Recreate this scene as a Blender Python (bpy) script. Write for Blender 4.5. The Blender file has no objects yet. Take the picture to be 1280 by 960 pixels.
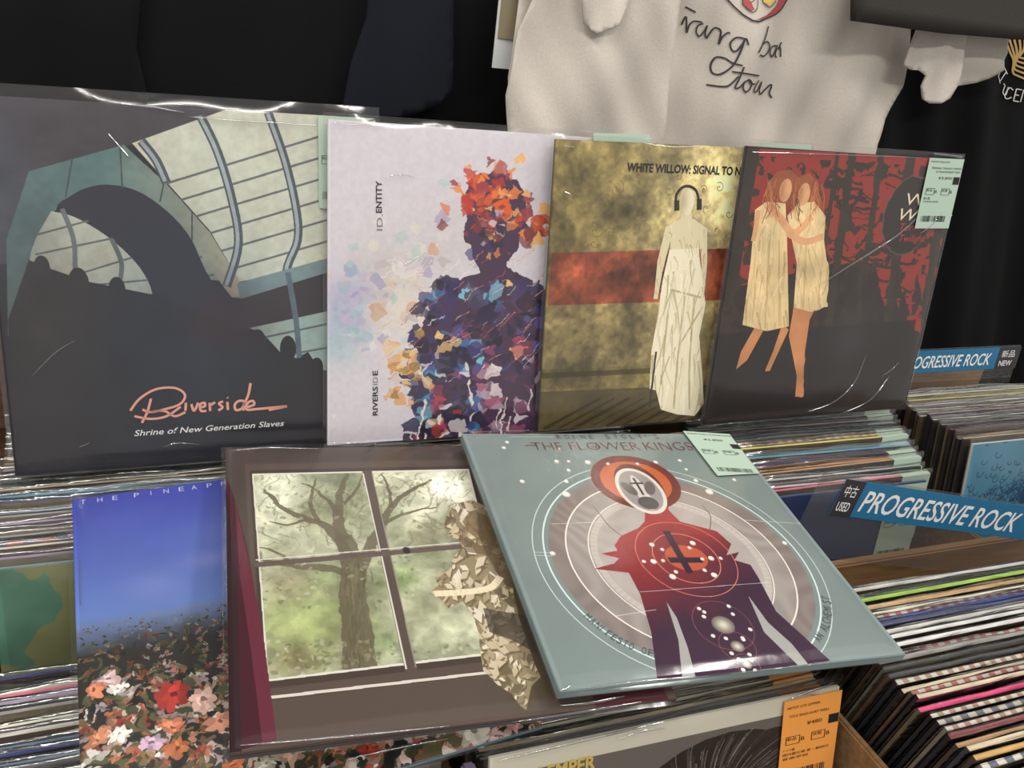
import bpy, bmesh, math, random
import numpy as np
from mathutils import Vector, Matrix
from mathutils.geometry import delaunay_2d_cdt

random.seed(7)
C = bpy.context.scene.collection
SC = bpy.context.scene

# ------------------------------------------------------------------ camera
H0 = 1.45                       # eye height above the shop floor
F_PX, YAW, PITCH, ROLL = 1070.6, 0.40663, 0.43448, 0.12860
fw = np.array([math.sin(YAW)*math.cos(PITCH), math.cos(YAW)*math.cos(PITCH), -math.sin(PITCH)])
rt0 = np.array([math.cos(YAW), -math.sin(YAW), 0.0]); up0 = np.cross(rt0, fw)
rt = rt0*math.cos(ROLL)+up0*math.sin(ROLL); up = -rt0*math.sin(ROLL)+up0*math.cos(ROLL)
cd = bpy.data.cameras.new('camera'); cam = bpy.data.objects.new('camera', cd); C.objects.link(cam)
cd.sensor_width = 36; cd.lens = F_PX/1280*36; cd.clip_start = 0.01; cd.clip_end = 60
M = Matrix.Identity(4)
for i in range(3):
    M[i][0] = rt[i]; M[i][1] = up[i]; M[i][2] = -fw[i]
M[2][3] = H0
cam.matrix_world = M
SC.camera = cam
CAM = np.array([0, 0, H0])

# ------------------------------------------------------------------ light and exposure
w = bpy.data.worlds.new('shop_light'); SC.world = w; w.use_nodes = True
w.node_tree.nodes['Background'].inputs[0].default_value = (0.785, 0.765, 0.745, 1)
w.node_tree.nodes['Background'].inputs[1].default_value = 0.74
SC.view_settings.view_transform = 'Standard'; SC.view_settings.look = 'None'
SC.view_settings.exposure = 0.0; SC.view_settings.gamma = 1
SC.cycles.transparent_max_bounces = 40
SC.cycles.max_bounces = 8

def area(name, loc, size, size_y, power, col=(1, .96, .9), aim=(0.3, 0.6, 1.0)):
    l = bpy.data.lights.new(name, 'AREA'); l.shape = 'RECTANGLE'; l.size = size; l.size_y = size_y
    l.energy = power; l.color = col
    o = bpy.data.objects.new(name, l); C.objects.link(o); o.location = loc
    o.rotation_euler = (Vector(aim)-Vector(loc)).to_track_quat('-Z', 'Y').to_euler()
    return o
area('ceiling_light', (-0.6, 0.1, 2.75), 1.2, .12, 22)
area('ceiling_light', (1.5, 0.25, 2.75), 1.2, .12, 22)
area('ceiling_light', (0.4, -1.3, 2.75), 1.2, .12, 22)

# ------------------------------------------------------------------ materials
def lin(c):
    return tuple((x/255/12.92 if x/255 <= .04045 else ((x/255+.055)/1.055)**2.4) for x in c[:3])+(1,)
_mc = {}
def mat(name, col, rough=.6, metal=0, noise=0, scale=60, bump=0, spec=.4, grain=None):
    k = (name, tuple(col), rough, noise)
    if k in _mc: return _mc[k]
    m = bpy.data.materials.new(name); m.use_nodes = True; nt = m.node_tree; b = nt.nodes['Principled BSDF']
    b.inputs['Base Color'].default_value = lin(col); b.inputs['Roughness'].default_value = rough
    b.inputs['Metallic'].default_value = metal; b.inputs['Specular IOR Level'].default_value = spec
    if noise or bump:
        tc = nt.nodes.new('ShaderNodeTexCoord'); mp = nt.nodes.new('ShaderNodeMapping')
        nt.links.new(tc.outputs['Object'], mp.inputs[0])
        if grain: mp.inputs['Scale'].default_value = grain
        n = nt.nodes.new('ShaderNodeTexNoise'); n.inputs['Scale'].default_value = scale; n.inputs['Detail'].default_value = 6
        nt.links.new(mp.outputs[0], n.inputs['Vector'])
        if noise:
            mx = nt.nodes.new('ShaderNodeMix'); mx.data_type = 'RGBA'
            mx.inputs[6].default_value = lin([max(0, x*(1-noise)) for x in col]); mx.inputs[7].default_value = lin([min(255, x*(1+noise)) for x in col])
            nt.links.new(n.outputs[0], mx.inputs[0]); nt.links.new(mx.outputs[2], b.inputs['Base Color'])
        if bump:
            bp = nt.nodes.new('ShaderNodeBump'); bp.inputs['Strength'].default_value = bump; bp.inputs['Distance'].default_value = .002
            nt.links.new(n.outputs[0], bp.inputs['Height']); nt.links.new(bp.outputs[0], b.inputs['Normal'])
    _mc[k] = m
    return m

def film(name, scale, strength, dist, rough=.07, gloss=1.0, tint=(.97, .97, .96), stretch=(1, 1, 1), haze=0.0):
    m = bpy.data.materials.new(name); m.use_nodes = True; nt = m.node_tree; N = nt.nodes; L = nt.links
    for n in list(N): N.remove(n)
    out = N.new('ShaderNodeOutputMaterial'); mix = N.new('ShaderNodeMixShader'); tr = N.new('ShaderNodeBsdfTransparent'); gl = N.new('ShaderNodeBsdfAnisotropic') if False else N.new('ShaderNodeBsdfGlossy')
    tr.inputs[0].default_value = tint+(1,); gl.inputs['Roughness'].default_value = rough
    tc = N.new('ShaderNodeTexCoord'); mp = N.new('ShaderNodeMapping'); mp.inputs['Scale'].default_value = stretch
    mp.inputs['Rotation'].default_value = (0, .5, 0)
    n1 = N.new('ShaderNodeTexNoise'); n1.inputs['Scale'].default_value = scale; n1.inputs['Detail'].default_value = 3; n1.inputs['Distortion'].default_value = 1.2
    bp = N.new('ShaderNodeBump'); bp.inputs['Strength'].default_value = strength; bp.inputs['Distance'].default_value = dist
    fr = N.new('ShaderNodeFresnel'); fr.inputs[0].default_value = 1.5
    ge = N.new('ShaderNodeNewGeometry'); mr = N.new('ShaderNodeMapRange')   # same index seen from either side of the thin sheet
    mr.inputs[3].default_value = 1.5; mr.inputs[4].default_value = 1/1.5
    L.new(ge.outputs['Backfacing'], mr.inputs[0]); L.new(mr.outputs[0], fr.inputs[0])
    ml = N.new('ShaderNodeMath'); ml.operation = 'MULTIPLY'; ml.inputs[1].default_value = gloss; ml.use_clamp = True
    L.new(tc.outputs['Object'], mp.inputs[0]); L.new(mp.outputs[0], n1.inputs['Vector']); L.new(n1.outputs[0], bp.inputs['Height'])
    L.new(bp.outputs[0], gl.inputs['Normal']); L.new(bp.outputs[0], fr.inputs['Normal'])
    L.new(fr.outputs[0], ml.inputs[0]); L.new(ml.outputs[0], mix.inputs[0])
    L.new(tr.outputs[0], mix.inputs[1]); L.new(gl.outputs[0], mix.inputs[2])
    last = mix
    if haze:
        df = N.new('ShaderNodeBsdfDiffuse'); df.inputs[0].default_value = (.8, .8, .78, 1)
        m2 = N.new('ShaderNodeMixShader'); m2.inputs[0].default_value = haze
        L.new(mix.outputs[0], m2.inputs[1]); L.new(df.outputs[0], m2.inputs[2]); last = m2
    L.new(last.outputs[0], out.inputs[0])
    return m
FILM = film('clear_sleeve_film', 9, .16, .006, rough=.13, gloss=1.15, stretch=(1.2, 1, 1), haze=.006)
CREASE = film('creased_film', 30, .2, .004, rough=.10, gloss=6)
FILM_BIN = film('crinkled_sleeve_film', 34, .7, .004, rough=.16, gloss=2.6, stretch=(.35, 1, 1.6))
ACRYL = film('clear_divider_plastic', 3, .05, .002, rough=.08, gloss=1.0, tint=(.88, .86, .84), haze=.03)
INK = mat('black_ink', (28, 26, 28), .6)
WHITE_INK = mat('white_ink', (222, 222, 220), .5)
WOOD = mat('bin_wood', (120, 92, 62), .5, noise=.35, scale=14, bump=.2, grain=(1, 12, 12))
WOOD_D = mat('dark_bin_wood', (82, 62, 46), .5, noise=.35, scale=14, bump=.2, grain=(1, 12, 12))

# ------------------------------------------------------------------ object helpers
def link(name, me, m=None, parent=None, mw=None, smooth=False):
    o = bpy.data.objects.new(name, me); C.objects.link(o)
    if m is not None:
        for mm in (m if isinstance(m, (list, tuple)) else [m]): me.materials.append(mm)
    if parent is not None: o.parent = parent
    if mw is not None: o.matrix_world = mw
    if smooth: me.polygons.foreach_set('use_smooth', [True]*len(me.polygons))
    return o
def empty(name, mw, label, cat, group=None):
    o = bpy.data.objects.new(name, None); C.objects.link(o); o.empty_display_size = .03
    o.matrix_world = mw; o['label'] = label; o['category'] = cat
    if group: o['group'] = group
    return o
def mesh(vs, fs, name='m'):
    me = bpy.data.meshes.new(name); me.from_pydata(vs, [], fs); me.update(); return me
def boxmesh(x0, x1, y0, y1, z0, z1, bevel=0):
    bm = bmesh.new(); bmesh.ops.create_cube(bm, size=1)
    for v in bm.verts:
        v.co = Vector(((x0+x1)/2+v.co.x*(x1-x0), (y0+y1)/2+v.co.y*(y1-y0), (z0+z1)/2+v.co.z*(z1-z0)))
    if bevel: bmesh.ops.bevel(bm, geom=bm.edges[:], offset=bevel, segments=2, affect='EDGES')
    me = bpy.data.meshes.new('box'); bm.to_mesh(me); bm.free(); return me
def struct(name, me, m, mw=None):
    o = link(name, me, m, mw=mw); o['kind'] = 'structure'; return o
def Rm(l, y, r):
    cx, sx = math.cos(l), math.sin(l); Rx = np.array([[1, 0, 0], [0, cx, sx], [0, -sx, cx]])
    cz, sz = math.cos(y), math.sin(y); Rz = np.array([[cz, -sz, 0], [sz, cz, 0], [0, 0, 1]])
    cr, sr = math.cos(r), math.sin(r); Ry = np.array([[cr, 0, sr], [0, 1, 0], [-sr, 0, cr]])
    return Rz@Rx@Ry
def m4(R, t):
    m = Matrix.Identity(4)
    for i in range(3):
        for j in range(3): m[i][j] = float(R[i][j])
        m[i][3] = float(t[i])
    return m
def ray(px, py): return fw+rt*(px-640)/F_PX-up*(py-480)/F_PX
def at_y(px, py, Y):
    d = ray(px, py); return CAM+d*(Y/d[1])
def at_z(px, py, Z):
    d = ray(px, py); return CAM+d*((Z-H0)/d[2])

# text as flat mesh in the local x-z plane of a panel, facing -y
def text_mesh(s, shear=0.0, bold=0.0):
    cu = bpy.data.curves.new('t', 'FONT'); cu.body = s; cu.shear = shear; cu.offset = bold; cu.resolution_u = 3
    o = bpy.data.objects.new('t', cu); C.objects.link(o)
    dg = bpy.context.evaluated_depsgraph_get(); dg.update()
    me = bpy.data.meshes.new_from_object(o.evaluated_get(dg)); bpy.data.objects.remove(o); return me
def text(parent, s, p0, p1, h, m, yoff, shear=0.0, bold=0.0, name='lettering', mesh_in=None):
    """p0,p1 = baseline ends in the parent's local (x,z); h = cap height"""
    me = mesh_in or text_mesh(s, shear, bold)
    n = len(me.vertices)
    if n == 0: return None
    co = np.empty(n*3); me.vertices.foreach_get('co', co); co = co.reshape(-1, 3)
    x0, x1 = co[:, 0].min(), co[:, 0].max()
    d = np.array(p1)-np.array(p0); W = np.linalg.norm(d); d = d/W; nrm = np.array([-d[1], d[0]])
    a = (co[:, 0]-x0)/(x1-x0)*W; b = co[:, 1]*h/.73
    out = np.zeros_like(co); out[:, 0] = p0[0]+a*d[0]+b*nrm[0]; out[:, 2] = p0[1]+a*d[1]+b*nrm[1]; out[:, 1] = yoff
    me.vertices.foreach_set('co', out.ravel()); me.update(); me.materials.clear()
    o = link(name, me, m, parent); return o

# ------------------------------------------------------------------ flat print for the sleeves, computed here
rng = np.random.default_rng(5)
def vnoise(N, cells, seed, octaves=4, ax=1.0, az=1.0):
    r = np.random.default_rng(seed); out = np.zeros((N, N)); amp = 1; tot = 0
    for o in range(octaves):
        cx = max(1, int(cells*ax*2**o)); cz = max(1, int(cells*az*2**o))
        if cx > N or cz > N: break
        g = r.random((cz+2, cx+2))
        X = np.linspace(0, cx, N, endpoint=False); Z = np.linspace(0, cz, N, endpoint=False)
        xi = X.astype(int); zi = Z.astype(int); fx = X-xi; fz = Z-zi
        fx = fx*fx*(3-2*fx); fz = fz*fz*(3-2*fz)
        a = g[zi][:, xi]*(1-fx)+g[zi][:, xi+1]*fx; b = g[zi+1][:, xi]*(1-fx)+g[zi+1][:, xi+1]*fx
        out += amp*(a*(1-fz[:, None])+b*fz[:, None]); tot += amp; amp *= .55
    return out/tot
def smooth_pts(p, n):
    p = [np.array(q, float) for q in p]
    if len(p) < 3: return p
    out = []
    for i in range(len(p)-1):
        a = p[max(i-1, 0)]; b = p[i]; c = p[i+1]; d = p[min(i+2, len(p)-1)]
        for k in range(n):
            t = k/n; out.append(.5*((2*b)+(-a+c)*t+(2*a-5*b+4*c-d)*t*t+(-a+3*b-3*c+d)*t**3))
    out.append(p[-1]); return out
class Art:
    def __init__(s, N, col, L):
        s.N = N; s.L = L; s.im = np.ones((N, N, 3))*np.array(col, float)
        g = (np.arange(N)+.5)/N; s.U, s.V = np.meshgrid(g, g)
    def uv(s, pts):
        return np.array([s.L.uv(*p) for p in pts])
    def mask(s, P):
        N = s.N; m = np.zeros((N, N), bool)
        x0, y0 = np.floor(P.min(0)*N).astype(int)-1; x1, y1 = np.ceil(P.max(0)*N).astype(int)+1
        x0, y0 = max(0, x0), max(0, y0); x1, y1 = min(N, x1), min(N, y1)
        if x1 <= x0 or y1 <= y0: return None
        U = s.U[y0:y1, x0:x1]; V = s.V[y0:y1, x0:x1]; ins = np.zeros(U.shape, bool)
        for i in range(len(P)):
            a = P[i]; b = P[(i+1) % len(P)]
            if a[1] == b[1]: continue
            c = ((a[1] > V) != (b[1] > V)) & (U < (b[0]-a[0])*(V-a[1])/(b[1]-a[1])+a[0]); ins ^= c
        return (slice(y0, y1), slice(x0, x1)), ins
    def polyuv(s, P, col, a=1.0, col2=None, t=None):
        r = s.mask(np.array(P, float))
        if r is None: return
        sl, ins = r; k = ins[..., None]*a
        c = np.array(col, float)
        if col2 is not None: c = c+(np.array(col2, float)-c)*t[sl][..., None]
        s.im[sl] = s.im[sl]*(1-k)+c*k
    def poly(s, px, col, a=1.0, col2=None, t=None): s.polyuv(s.uv(px), col, a, col2, t)
    def lineuv(s, P, w, col, a=1.0):
        P = np.array(P, float)
        for i in range(len(P)-1):
            d = P[i+1]-P[i]; l = np.linalg.norm(d)
            if l < 1e-9: continue
            d = d/l; n = np.array([-d[1], d[0]])*w/2; e = d*w*.2
            s.polyuv([P[i]+n-e, P[i+1]+n+e, P[i+1]-n+e, P[i]-n-e], col, a)
    def line(s, px, w, col, a=1.0):
        s.lineuv(s.uv(smooth_pts(px, 5)), w, col, a)
    def spoly(s, px, col, a=1.0, col2=None, t=None):
        s.polyuv(s.uv(smooth_pts(list(px)+[px[0]], 5)[:-1]), col, a, col2, t)
    def limb(s, px, w0, w1, col, a=1.0):
        P = s.uv(smooth_pts(px, 6)); n = len(P)
        Lf, Rt = [], []
        for i in range(n):
            d = P[min(i+1, n-1)]-P[max(i-1, 0)]; d = d/(np.linalg.norm(d) or 1); m_ = np.array([-d[1], d[0]])*(w0+(w1-w0)*i/(n-1))/2; Lf.append(P[i]+m_); Rt.append(P[i]-m_)
        s.polyuv(Lf+Rt[::-1], col, a)
    def strokes(s, region, n, x, y, ln, dirn, cols, wd, al, seed):
        '''brush strokes kept inside one outline'''
        r = random.Random(seed); keep = s.inside(region); sv = s.im.copy()
        for _ in range(n):
            px = r.uniform(*x); py = r.uniform(*y); l = r.uniform(*ln); th = dirn+r.gauss(0, .18); q = (px+l*math.cos(th), py+l*math.sin(th)); m_ = ((px+q[0])/2+r.uniform(-3, 3), (py+q[1])/2)
            s.limb([(px, py), m_, q], r.uniform(*wd), .001, r.choice(cols), r.uniform(*al))
        s.im = np.where(keep[..., None], s.im, sv)
    def warp(s, amp, cells, seed, where=None):
        N = s.N; dx = (vnoise(N, cells, seed, 3)-.5)*2*amp*N; dy = (vnoise(N, cells, seed+1, 3)-.5)*2*amp*N
        I, J = np.meshgrid(np.arange(N), np.arange(N), indexing='ij')
        q = s.im[np.clip(I+dy, 0, N-1).astype(int), np.clip(J+dx, 0, N-1).astype(int)]
        s.im = q if where is None else np.where(where[..., None], q, s.im)
    def inside(s, px):
        k = np.zeros((s.N, s.N), bool); r = s.mask(s.uv(px)); k[r[0]] = r[1]; return k
    def ell(s, c, rx, rz, col, a=1.0, ang=0, n=28):
        q = np.linspace(0, 2*math.pi, n, endpoint=False); x = rx*np.cos(q); z = rz*np.sin(q)
        s.polyuv(np.stack([c[0]+x*math.cos(ang)-z*math.sin(ang), c[1]+x*math.sin(ang)+z*math.cos(ang)], 1), col, a)
    def ring(s, c, r, w, col, a=1.0):
        q = np.linspace(0, 2*math.pi, 90); s.lineuv(np.stack([c[0]+r*np.cos(q), c[1]+r*np.sin(q)], 1), w, col, a)
    def soft(s, c, r, col, a=1.0, rz=None):
        rz = rz or r; k = np.exp(-(((s.U-c[0])/r)**2+((s.V-c[1])/rz)**2))[..., None]*a
        s.im = s.im*(1-k)+np.array(col, float)*k
    def mul(s, f): s.im = s.im*f[..., None]
    def material(s, name, rough=.45):
        im = np.clip(s.im, 0, 255)/255
        img = bpy.data.images.new(name, s.N, s.N, alpha=False)
        px = np.ones((s.N, s.N, 4), np.float32); px[..., :3] = im
        img.pixels.foreach_set(px.ravel()); img.update(); img.pack()
        m = bpy.data.materials.new(name); m.use_nodes = True; nt = m.node_tree; b = nt.nodes['Principled BSDF']
        t = nt.nodes.new('ShaderNodeTexImage'); t.image = img; t.interpolation = 'Linear'
        nt.links.new(t.outputs[0], b.inputs['Base Color']); b.inputs['Roughness'].default_value = rough
        b.inputs['Specular IOR Level'].default_value = .3
        return m

# ------------------------------------------------------------------ display sleeves (all measured as 31 cm squares)
S = .314
FIT = {
 'A': ((0.0179, 0.7609, -0.2789), (0.2037, -0.0041, -0.0048), 1.028),
 'B': ((0.2908, 0.7817, -0.2858), (0.1889, -0.0028, 0.0060), .983),
 'C': ((0.5216, 0.7837, -0.2884), (0.1570, -0.0205, -0.0176), .958),
 'D': ((0.7204, 0.7571, -0.2817), (0.1278, 0.0246, 0.0065), .972),
 'E': ((0.1816, 0.5473, -0.4352), (1.4435, 0.2758, 0.3287), 1.012),
 'F': ((0.4070, 0.5502, -0.4404), (1.4396, 0.3205, 0.3773), .985),
 'G': ((0.0747, 0.5624, -0.4747), (1.3663, -0.0059, -0.0812), .99),
 'H': ((0.3502, 0.3636, -0.6566), (0.2333, -0.0126, -0.0023), 1.0)}
class LP:
    def __init__(s, key):
        c, a, k = FIT[key]; s.R = Rm(*a); s.c = np.array(c)*k+CAM; s.S = S*k
        s.n = -s.R[:, 1]; s.mw = m4(s.R, s.c)
    def loc(s, px, py):
        d = ray(px, py); t = np.dot(s.c-CAM, s.n)/np.dot(d, s.n); p = s.R.T@(CAM+d*t-s.c); return (p[0], p[2])
    def uv(s, px, py):
        p = s.loc(px, py); return (p[0]/s.S+.5, p[1]/s.S+.5)

def sleeve_mesh(W, T, top, seed, amp=.0012, n=36, side=.004):
    """clear pouch: front and back sheets joined, wrinkled, open top edge rising above the card"""
    r = random.Random(seed); w1 = [(r.uniform(8, 40), r.uniform(-30, 30), r.uniform(0, 6.3), r.uniform(.3, 1)) for _ in range(7)]
    vs = []; fs = []
    x0, x1, z0, z1 = -W/2-side, W/2+side, -W/2-.003, W/2+top
    for s_ in (-1, 1):
        for j in range(n+1):
            for i in range(n+1):
                x = x0+(x1-x0)*i/n; z = z0+(z1-z0)*j/n
                e = min(1, 4*min(i, n-i, j)/n*2)
                d = sum(a*math.sin(k*x+l*z+p) for k, l, p, a in w1)/7
                y = T/2+.0006+amp*(1+d)*e
                if i in (0, n) or j == 0: y = .0003
                if abs(x) > W/2+.0005: y = min(y, T/2*.6)
                if z > W/2+.001: y = min(y, T/2+.0008)*(.5+.3*math.sin(23*x+seed))+(.0009*math.sin(61*x+seed*3) if s_ < 0 else 0)
                vs.append((x, s_*y, z))
    K = (n+1)**2
    for s_ in (0, 1):
        for j in range(n):
            for i in range(n):
                a = s_*K+j*(n+1)+i; q = (a, a+1, a+n+2, a+n+1); fs.append(q if s_ == 0 else q[::-1])
    return mesh(vs, fs, 'sleeve')
UVCACHE = {}
def card(lp_or_none, W, T, art, edge, parent, name='cover'):
    me = boxmesh(-W/2, W/2, -T/2, T/2, -W/2, W/2, bevel=.0006)
    uvl = me.uv_layers.new(name='UVMap')
    for p in me.polygons:
        if p.normal.y < -.9: p.material_index = 0
        else: p.material_index = 1
        for li in p.loop_indices:
            v = me.vertices[me.loops[li].vertex_index].co; uvl.data[li].uv = (v.x/W+.5, v.z/W+.5)
    return link(name, me, [art, edge], parent)
def display(key, label, art, edge, T=.004, top=.009, seed=1, side=.004, amp=.0012):
    lp = LP(key)
    root = empty('vinyl_record', lp.mw, label, 'record')
    # keep the card's front face in the fitted plane
    c = card(lp, lp.S, T, art(lp), edge, root); c.location = (0, T/2, 0)
    f = link('plastic_sleeve', sleeve_mesh(lp.S, T, top, seed, amp=amp, side=side), FILM, root, smooth=True); f.location = (0, T/2, 0)
    return lp, root, c
def tx(lp, cover, T, s, a, b, hpx, m, shear=0, bold=0):
    """lettering between two baseline points read off the sleeve"""
    p0, p1 = lp.loc(*a), lp.loc(*b)
    up_ = lp.loc(a[0], a[1]-10); h = math.hypot(up_[0]-p0[0], up_[1]-p0[1])/10*hpx
    return text(cover, s, p0, p1, h, m, -T/2-.0004, shear, bold)
def bars(parent, p0, ux, uz, w, h, yoff, m, seed, n=34):
    r = random.Random(seed); vs = []; fs = []; x = 0
    while x < w:
        t = r.choice([.25, .5, .9])*w/n*1.1
        q = [(x, 0), (x+t, 0), (x+t, h), (x, h)]; k = len(vs)
        for a, b in q:
            P = p0+ux*a+uz*b; vs.append((P[0], yoff, P[1]))
        fs.append((k, k+1, k+2, k+3)); x += t+r.choice([.4, .7, 1.1])*w/n
    return link('barcode', mesh(vs, fs), m, parent)
def sticker(root, corners, col, yoff, lines=(), price='', seed=0, bar=True, m_ink=INK):
    """corners TL,TR,BR,BL in local x-z of the record; prints its text as children"""
    P = [np.array(c) for c in corners]
    th = .0003
    vs = [(p[0], yoff, p[1]) for p in P]+[(p[0], yoff+th, p[1]) for p in P]
    # P order TL,TR,BR,BL ; face -y
    me = mesh(vs, [(0, 3, 2, 1), (4, 5, 6, 7), (0, 1, 5, 4), (1, 2, 6, 5), (2, 3, 7, 6), (3, 0, 4, 7)])
    s = link('price_sticker', me, mat('sticker_paper', col, .5), root)
    TL, TR, BR, BL = P; W = np.linalg.norm(TR-TL); Hh = np.linalg.norm(BL-TL); ux = (TR-TL)/W; uz = (TL-BL)/Hh
    y = yoff-.0003
    def pt(u, v): return BL+ux*u*W+uz*v*Hh
    for t, u0, u1, v, h in lines:
        text(s, t, pt(u0, v), pt(u1, v), h*Hh, m_ink, y)
    if bar: bars(s, pt(.1, .10), ux, uz, W*.72, Hh*.085, y, m_ink, seed)
    # condition boxes and shop stamp block
    vs = []; fs = []
    def rect(u0, u1, v0, v1):
        k = len(vs)
        for u, v in ((u0, v0), (u1, v0), (u1, v1), (u0, v1)):
            q = pt(u, v); vs.append((q[0], y, q[1]))
        fs.append((k, k+1, k+2, k+3))
    for u in (.08, .52):
        rect(u, u+.24, .575, .58); rect(u, u+.24, .485, .49); rect(u, u+.012, .485, .58); rect(u+.23, u+.242, .485, .58)
    rect(.80, .98, .64, .745)
    link('printed_boxes', mesh(vs, fs), m_ink, s)
    return s
GREEN = (164, 184, 168); ORANGE = (226, 150, 70)
STD = [('\u65b0\u54c1', .10, .26, .535, .03), ('B', .34, .40, .51, .045), ('\u72b6\u614b', .54, .70, .535, .03), ('B', .78, .84, .51, .045)]

# ---------------- A: dark cover, pale glazed panels
def artA(L):
    a = Art(900, (30, 29, 36), L); n = vnoise(900, 10, 1); n2 = vnoise(900, 60, 2, 3)
    a.poly([(-40, 115), (470, 145), (300, 140), (160, 182), (36, 215), (10, 330), (-30, 330)], (62, 57, 64))
    a.poly([(36, 214), (155, 181), (210, 232), (262, 290), (292, 352), (262, 350), (225, 280), (170, 240), (120, 232), (75, 252), (45, 310), (38, 400), (18, 400), (25, 300)], (92, 122, 120), 1, (158, 152, 130), np.clip((a.U-.3)*3, 0, 1))
    a.poly([(165, 179), (282, 137), (470, 146), (470, 318), (300, 352), (262, 288)], (206, 203, 186), 1, (170, 178, 165), n)
    for k in range(9):
        a.line([(160, 200+k*26+18), (470, 122+k*27)], .006, (92, 98, 98)) if k > 0 else None
    a.spoly([(70, 256), (120, 230), (172, 238), (228, 280), (264, 350), (300, 372), (312, 412), (210, 380), (188, 364), (175, 335), (140, 300), (95, 272)], (44, 46, 62), 1, (36, 34, 42), n)
    a.poly([(36, 214), (155, 181), (210, 232), (262, 290), (300, 352), (302, 372)]+[tuple(q) for q in smooth_pts([(290, 372), (262, 335), (225, 280), (180, 243), (140, 231), (105, 236), (72, 256), (48, 300), (40, 345), (38, 400)], 5)]+[(10, 420), (8, 300)], (84, 112, 112), 1, (165, 158, 136), np.clip((a.U-.28)*3.2, 0, 1))
    for q in ([(150, 182), (153, 236)], [(90, 200), (82, 246)], [(205, 228), (200, 252)], [(240, 265), (240, 300)]): a.line(q, .004, (60, 72, 72))
    for pts in ([(251, 146), (272, 190), (290, 250), (298, 305), (284, 356)], [(336, 143), (356, 200), (370, 260), (372, 300), (358, 342), (368, 400), (374, 440)], [(430, 146), (452, 220), (462, 300), (450, 340)], [(178, 178), (195, 200), (207, 226)]):
        a.line(pts, .024, (70, 78, 86)); a.line([(x-1, y) for x, y in pts], .010, (150, 158, 164)); 
    a.poly([(296, 354), (470, 306), (470, 322), (300, 374)], (108, 128, 132))
    a.poly([(300, 374), (470, 322), (470, 380), (312, 412)], (50, 44, 50))
    a.poly([(312, 410), (470, 376), (470, 470), (400, 462), (385, 440), (370, 448), (350, 440), (330, 418)], (176, 186, 176), 1, (120, 145, 145), n)
    a.line([(320, 424), (470, 392)], .006, (84, 92, 92)); a.line([(350, 445), (470, 424)], .006, (84, 92, 92))
    a.line([(360, 342), (370, 400), (374, 446)], .016, (80, 96, 108))
    a.spoly([(64, 264), (95, 272), (140, 300), (175, 335), (190, 368), (170, 372), (150, 358), (126, 360), (105, 352), (84, 344), (60, 336), (38, 330), (44, 300)], (208, 206, 186), 1, (160, 170, 160), n)
    for q in ([(44, 294), (110, 276)], [(45, 318), (140, 298)], [(90, 345), (165, 322)], [(120, 356), (185, 350)]): a.line(q, .005, (95, 100, 100))
    for q in ([(78, 262), (92, 300), (94, 345)], [(140, 300), (152, 330), (148, 360)]): a.line(q, .012, (100, 108, 114))
    for q in ([(52, 330), 9], [(98, 350), 12], [(146, 358), 10], [(322, 424), 11], [(360, 432), 11], [(396, 456), 9], [(430, 462), 12]):
        u, v = a.uv([q[0]])[0]; a.ell((u, v-.01), q[1]/470, q[1]/470*1.7, (34, 32, 38))
    a.poly([(36, 325), (60, 335), (110, 352), (150, 360), (200, 370), (310, 415), (340, 440), (380, 450), (410, 470), (470, 480), (470, 560), (20, 595), (10, 400)], (34, 32, 38))
    a.soft((.45, .35), .22, (30, 48, 66), .5, .3); a.soft((.1, .45), .16, (64, 58, 54), .4, .3); a.soft((.55, .42), .1, (62, 36, 40), .5, .08); a.soft((.02, .75), .1, (70, 84, 98), .5, .2)
    a.mul(.86+.28*n); a.mul(.93+.14*n2); a.im += 3
    return a.material('print_pale_glazed_panels', .35)
EDGE_D = mat('dark_card_edge', (44, 42, 46), .6); EDGE_W = mat('white_card_edge', (205, 200, 196), .6)
EDGE_T = mat('teal_card_edge', (112, 130, 130), .5); EDGE_B = mat('brown_card_edge', (58, 48, 46), .5)
EDGE_O = mat('ochre_card_edge', (60, 54, 34), .5); EDGE_U = mat('blue_card_edge', (120, 140, 150), .5)
lpA, rA, cA = display('A', 'dark record sleeve with pale slatted panels and pink script title, leftmost of back row', artA, EDGE_D, seed=11, top=.010)
SALMON = mat('salmon_ink', (214, 150, 132), .5)
def ribbon(lp_loc, strokes, wpx, yoff, m, parent, name='lettering', conv=None):
    """hand-drawn strokes as thin flat ribbons in the panel's plane"""
    vs = []; fs = []
    for st in strokes:
        P = smooth_pts(st, 6); Q = [np.array(lp_loc(*p)) for p in P]
        s0 = np.linalg.norm(np.array(lp_loc(P[0][0]+5, P[0][1]))-Q[0])/5
        for i, q in enumerate(Q):
            d = Q[min(i+1, len(Q)-1)]-Q[max(i-1, 0)]; l = np.linalg.norm(d) or 1; d = d/l; nn = np.array([-d[1], d[0]])*wpx*s0/2
            k = len(vs); a, b = q+nn, q-nn
            vs += [(a[0], yoff, a[1]), (b[0], yoff, b[1])]
            if i: fs.append((k-2, k-1, k+1, k))
    return link(name, mesh(vs, fs), m, parent)
def cs(L, s, ox, oy): return [[(x/s+ox, y/s+oy) for x, y in st] for st in L]
yA = -.0005-.002
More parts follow.
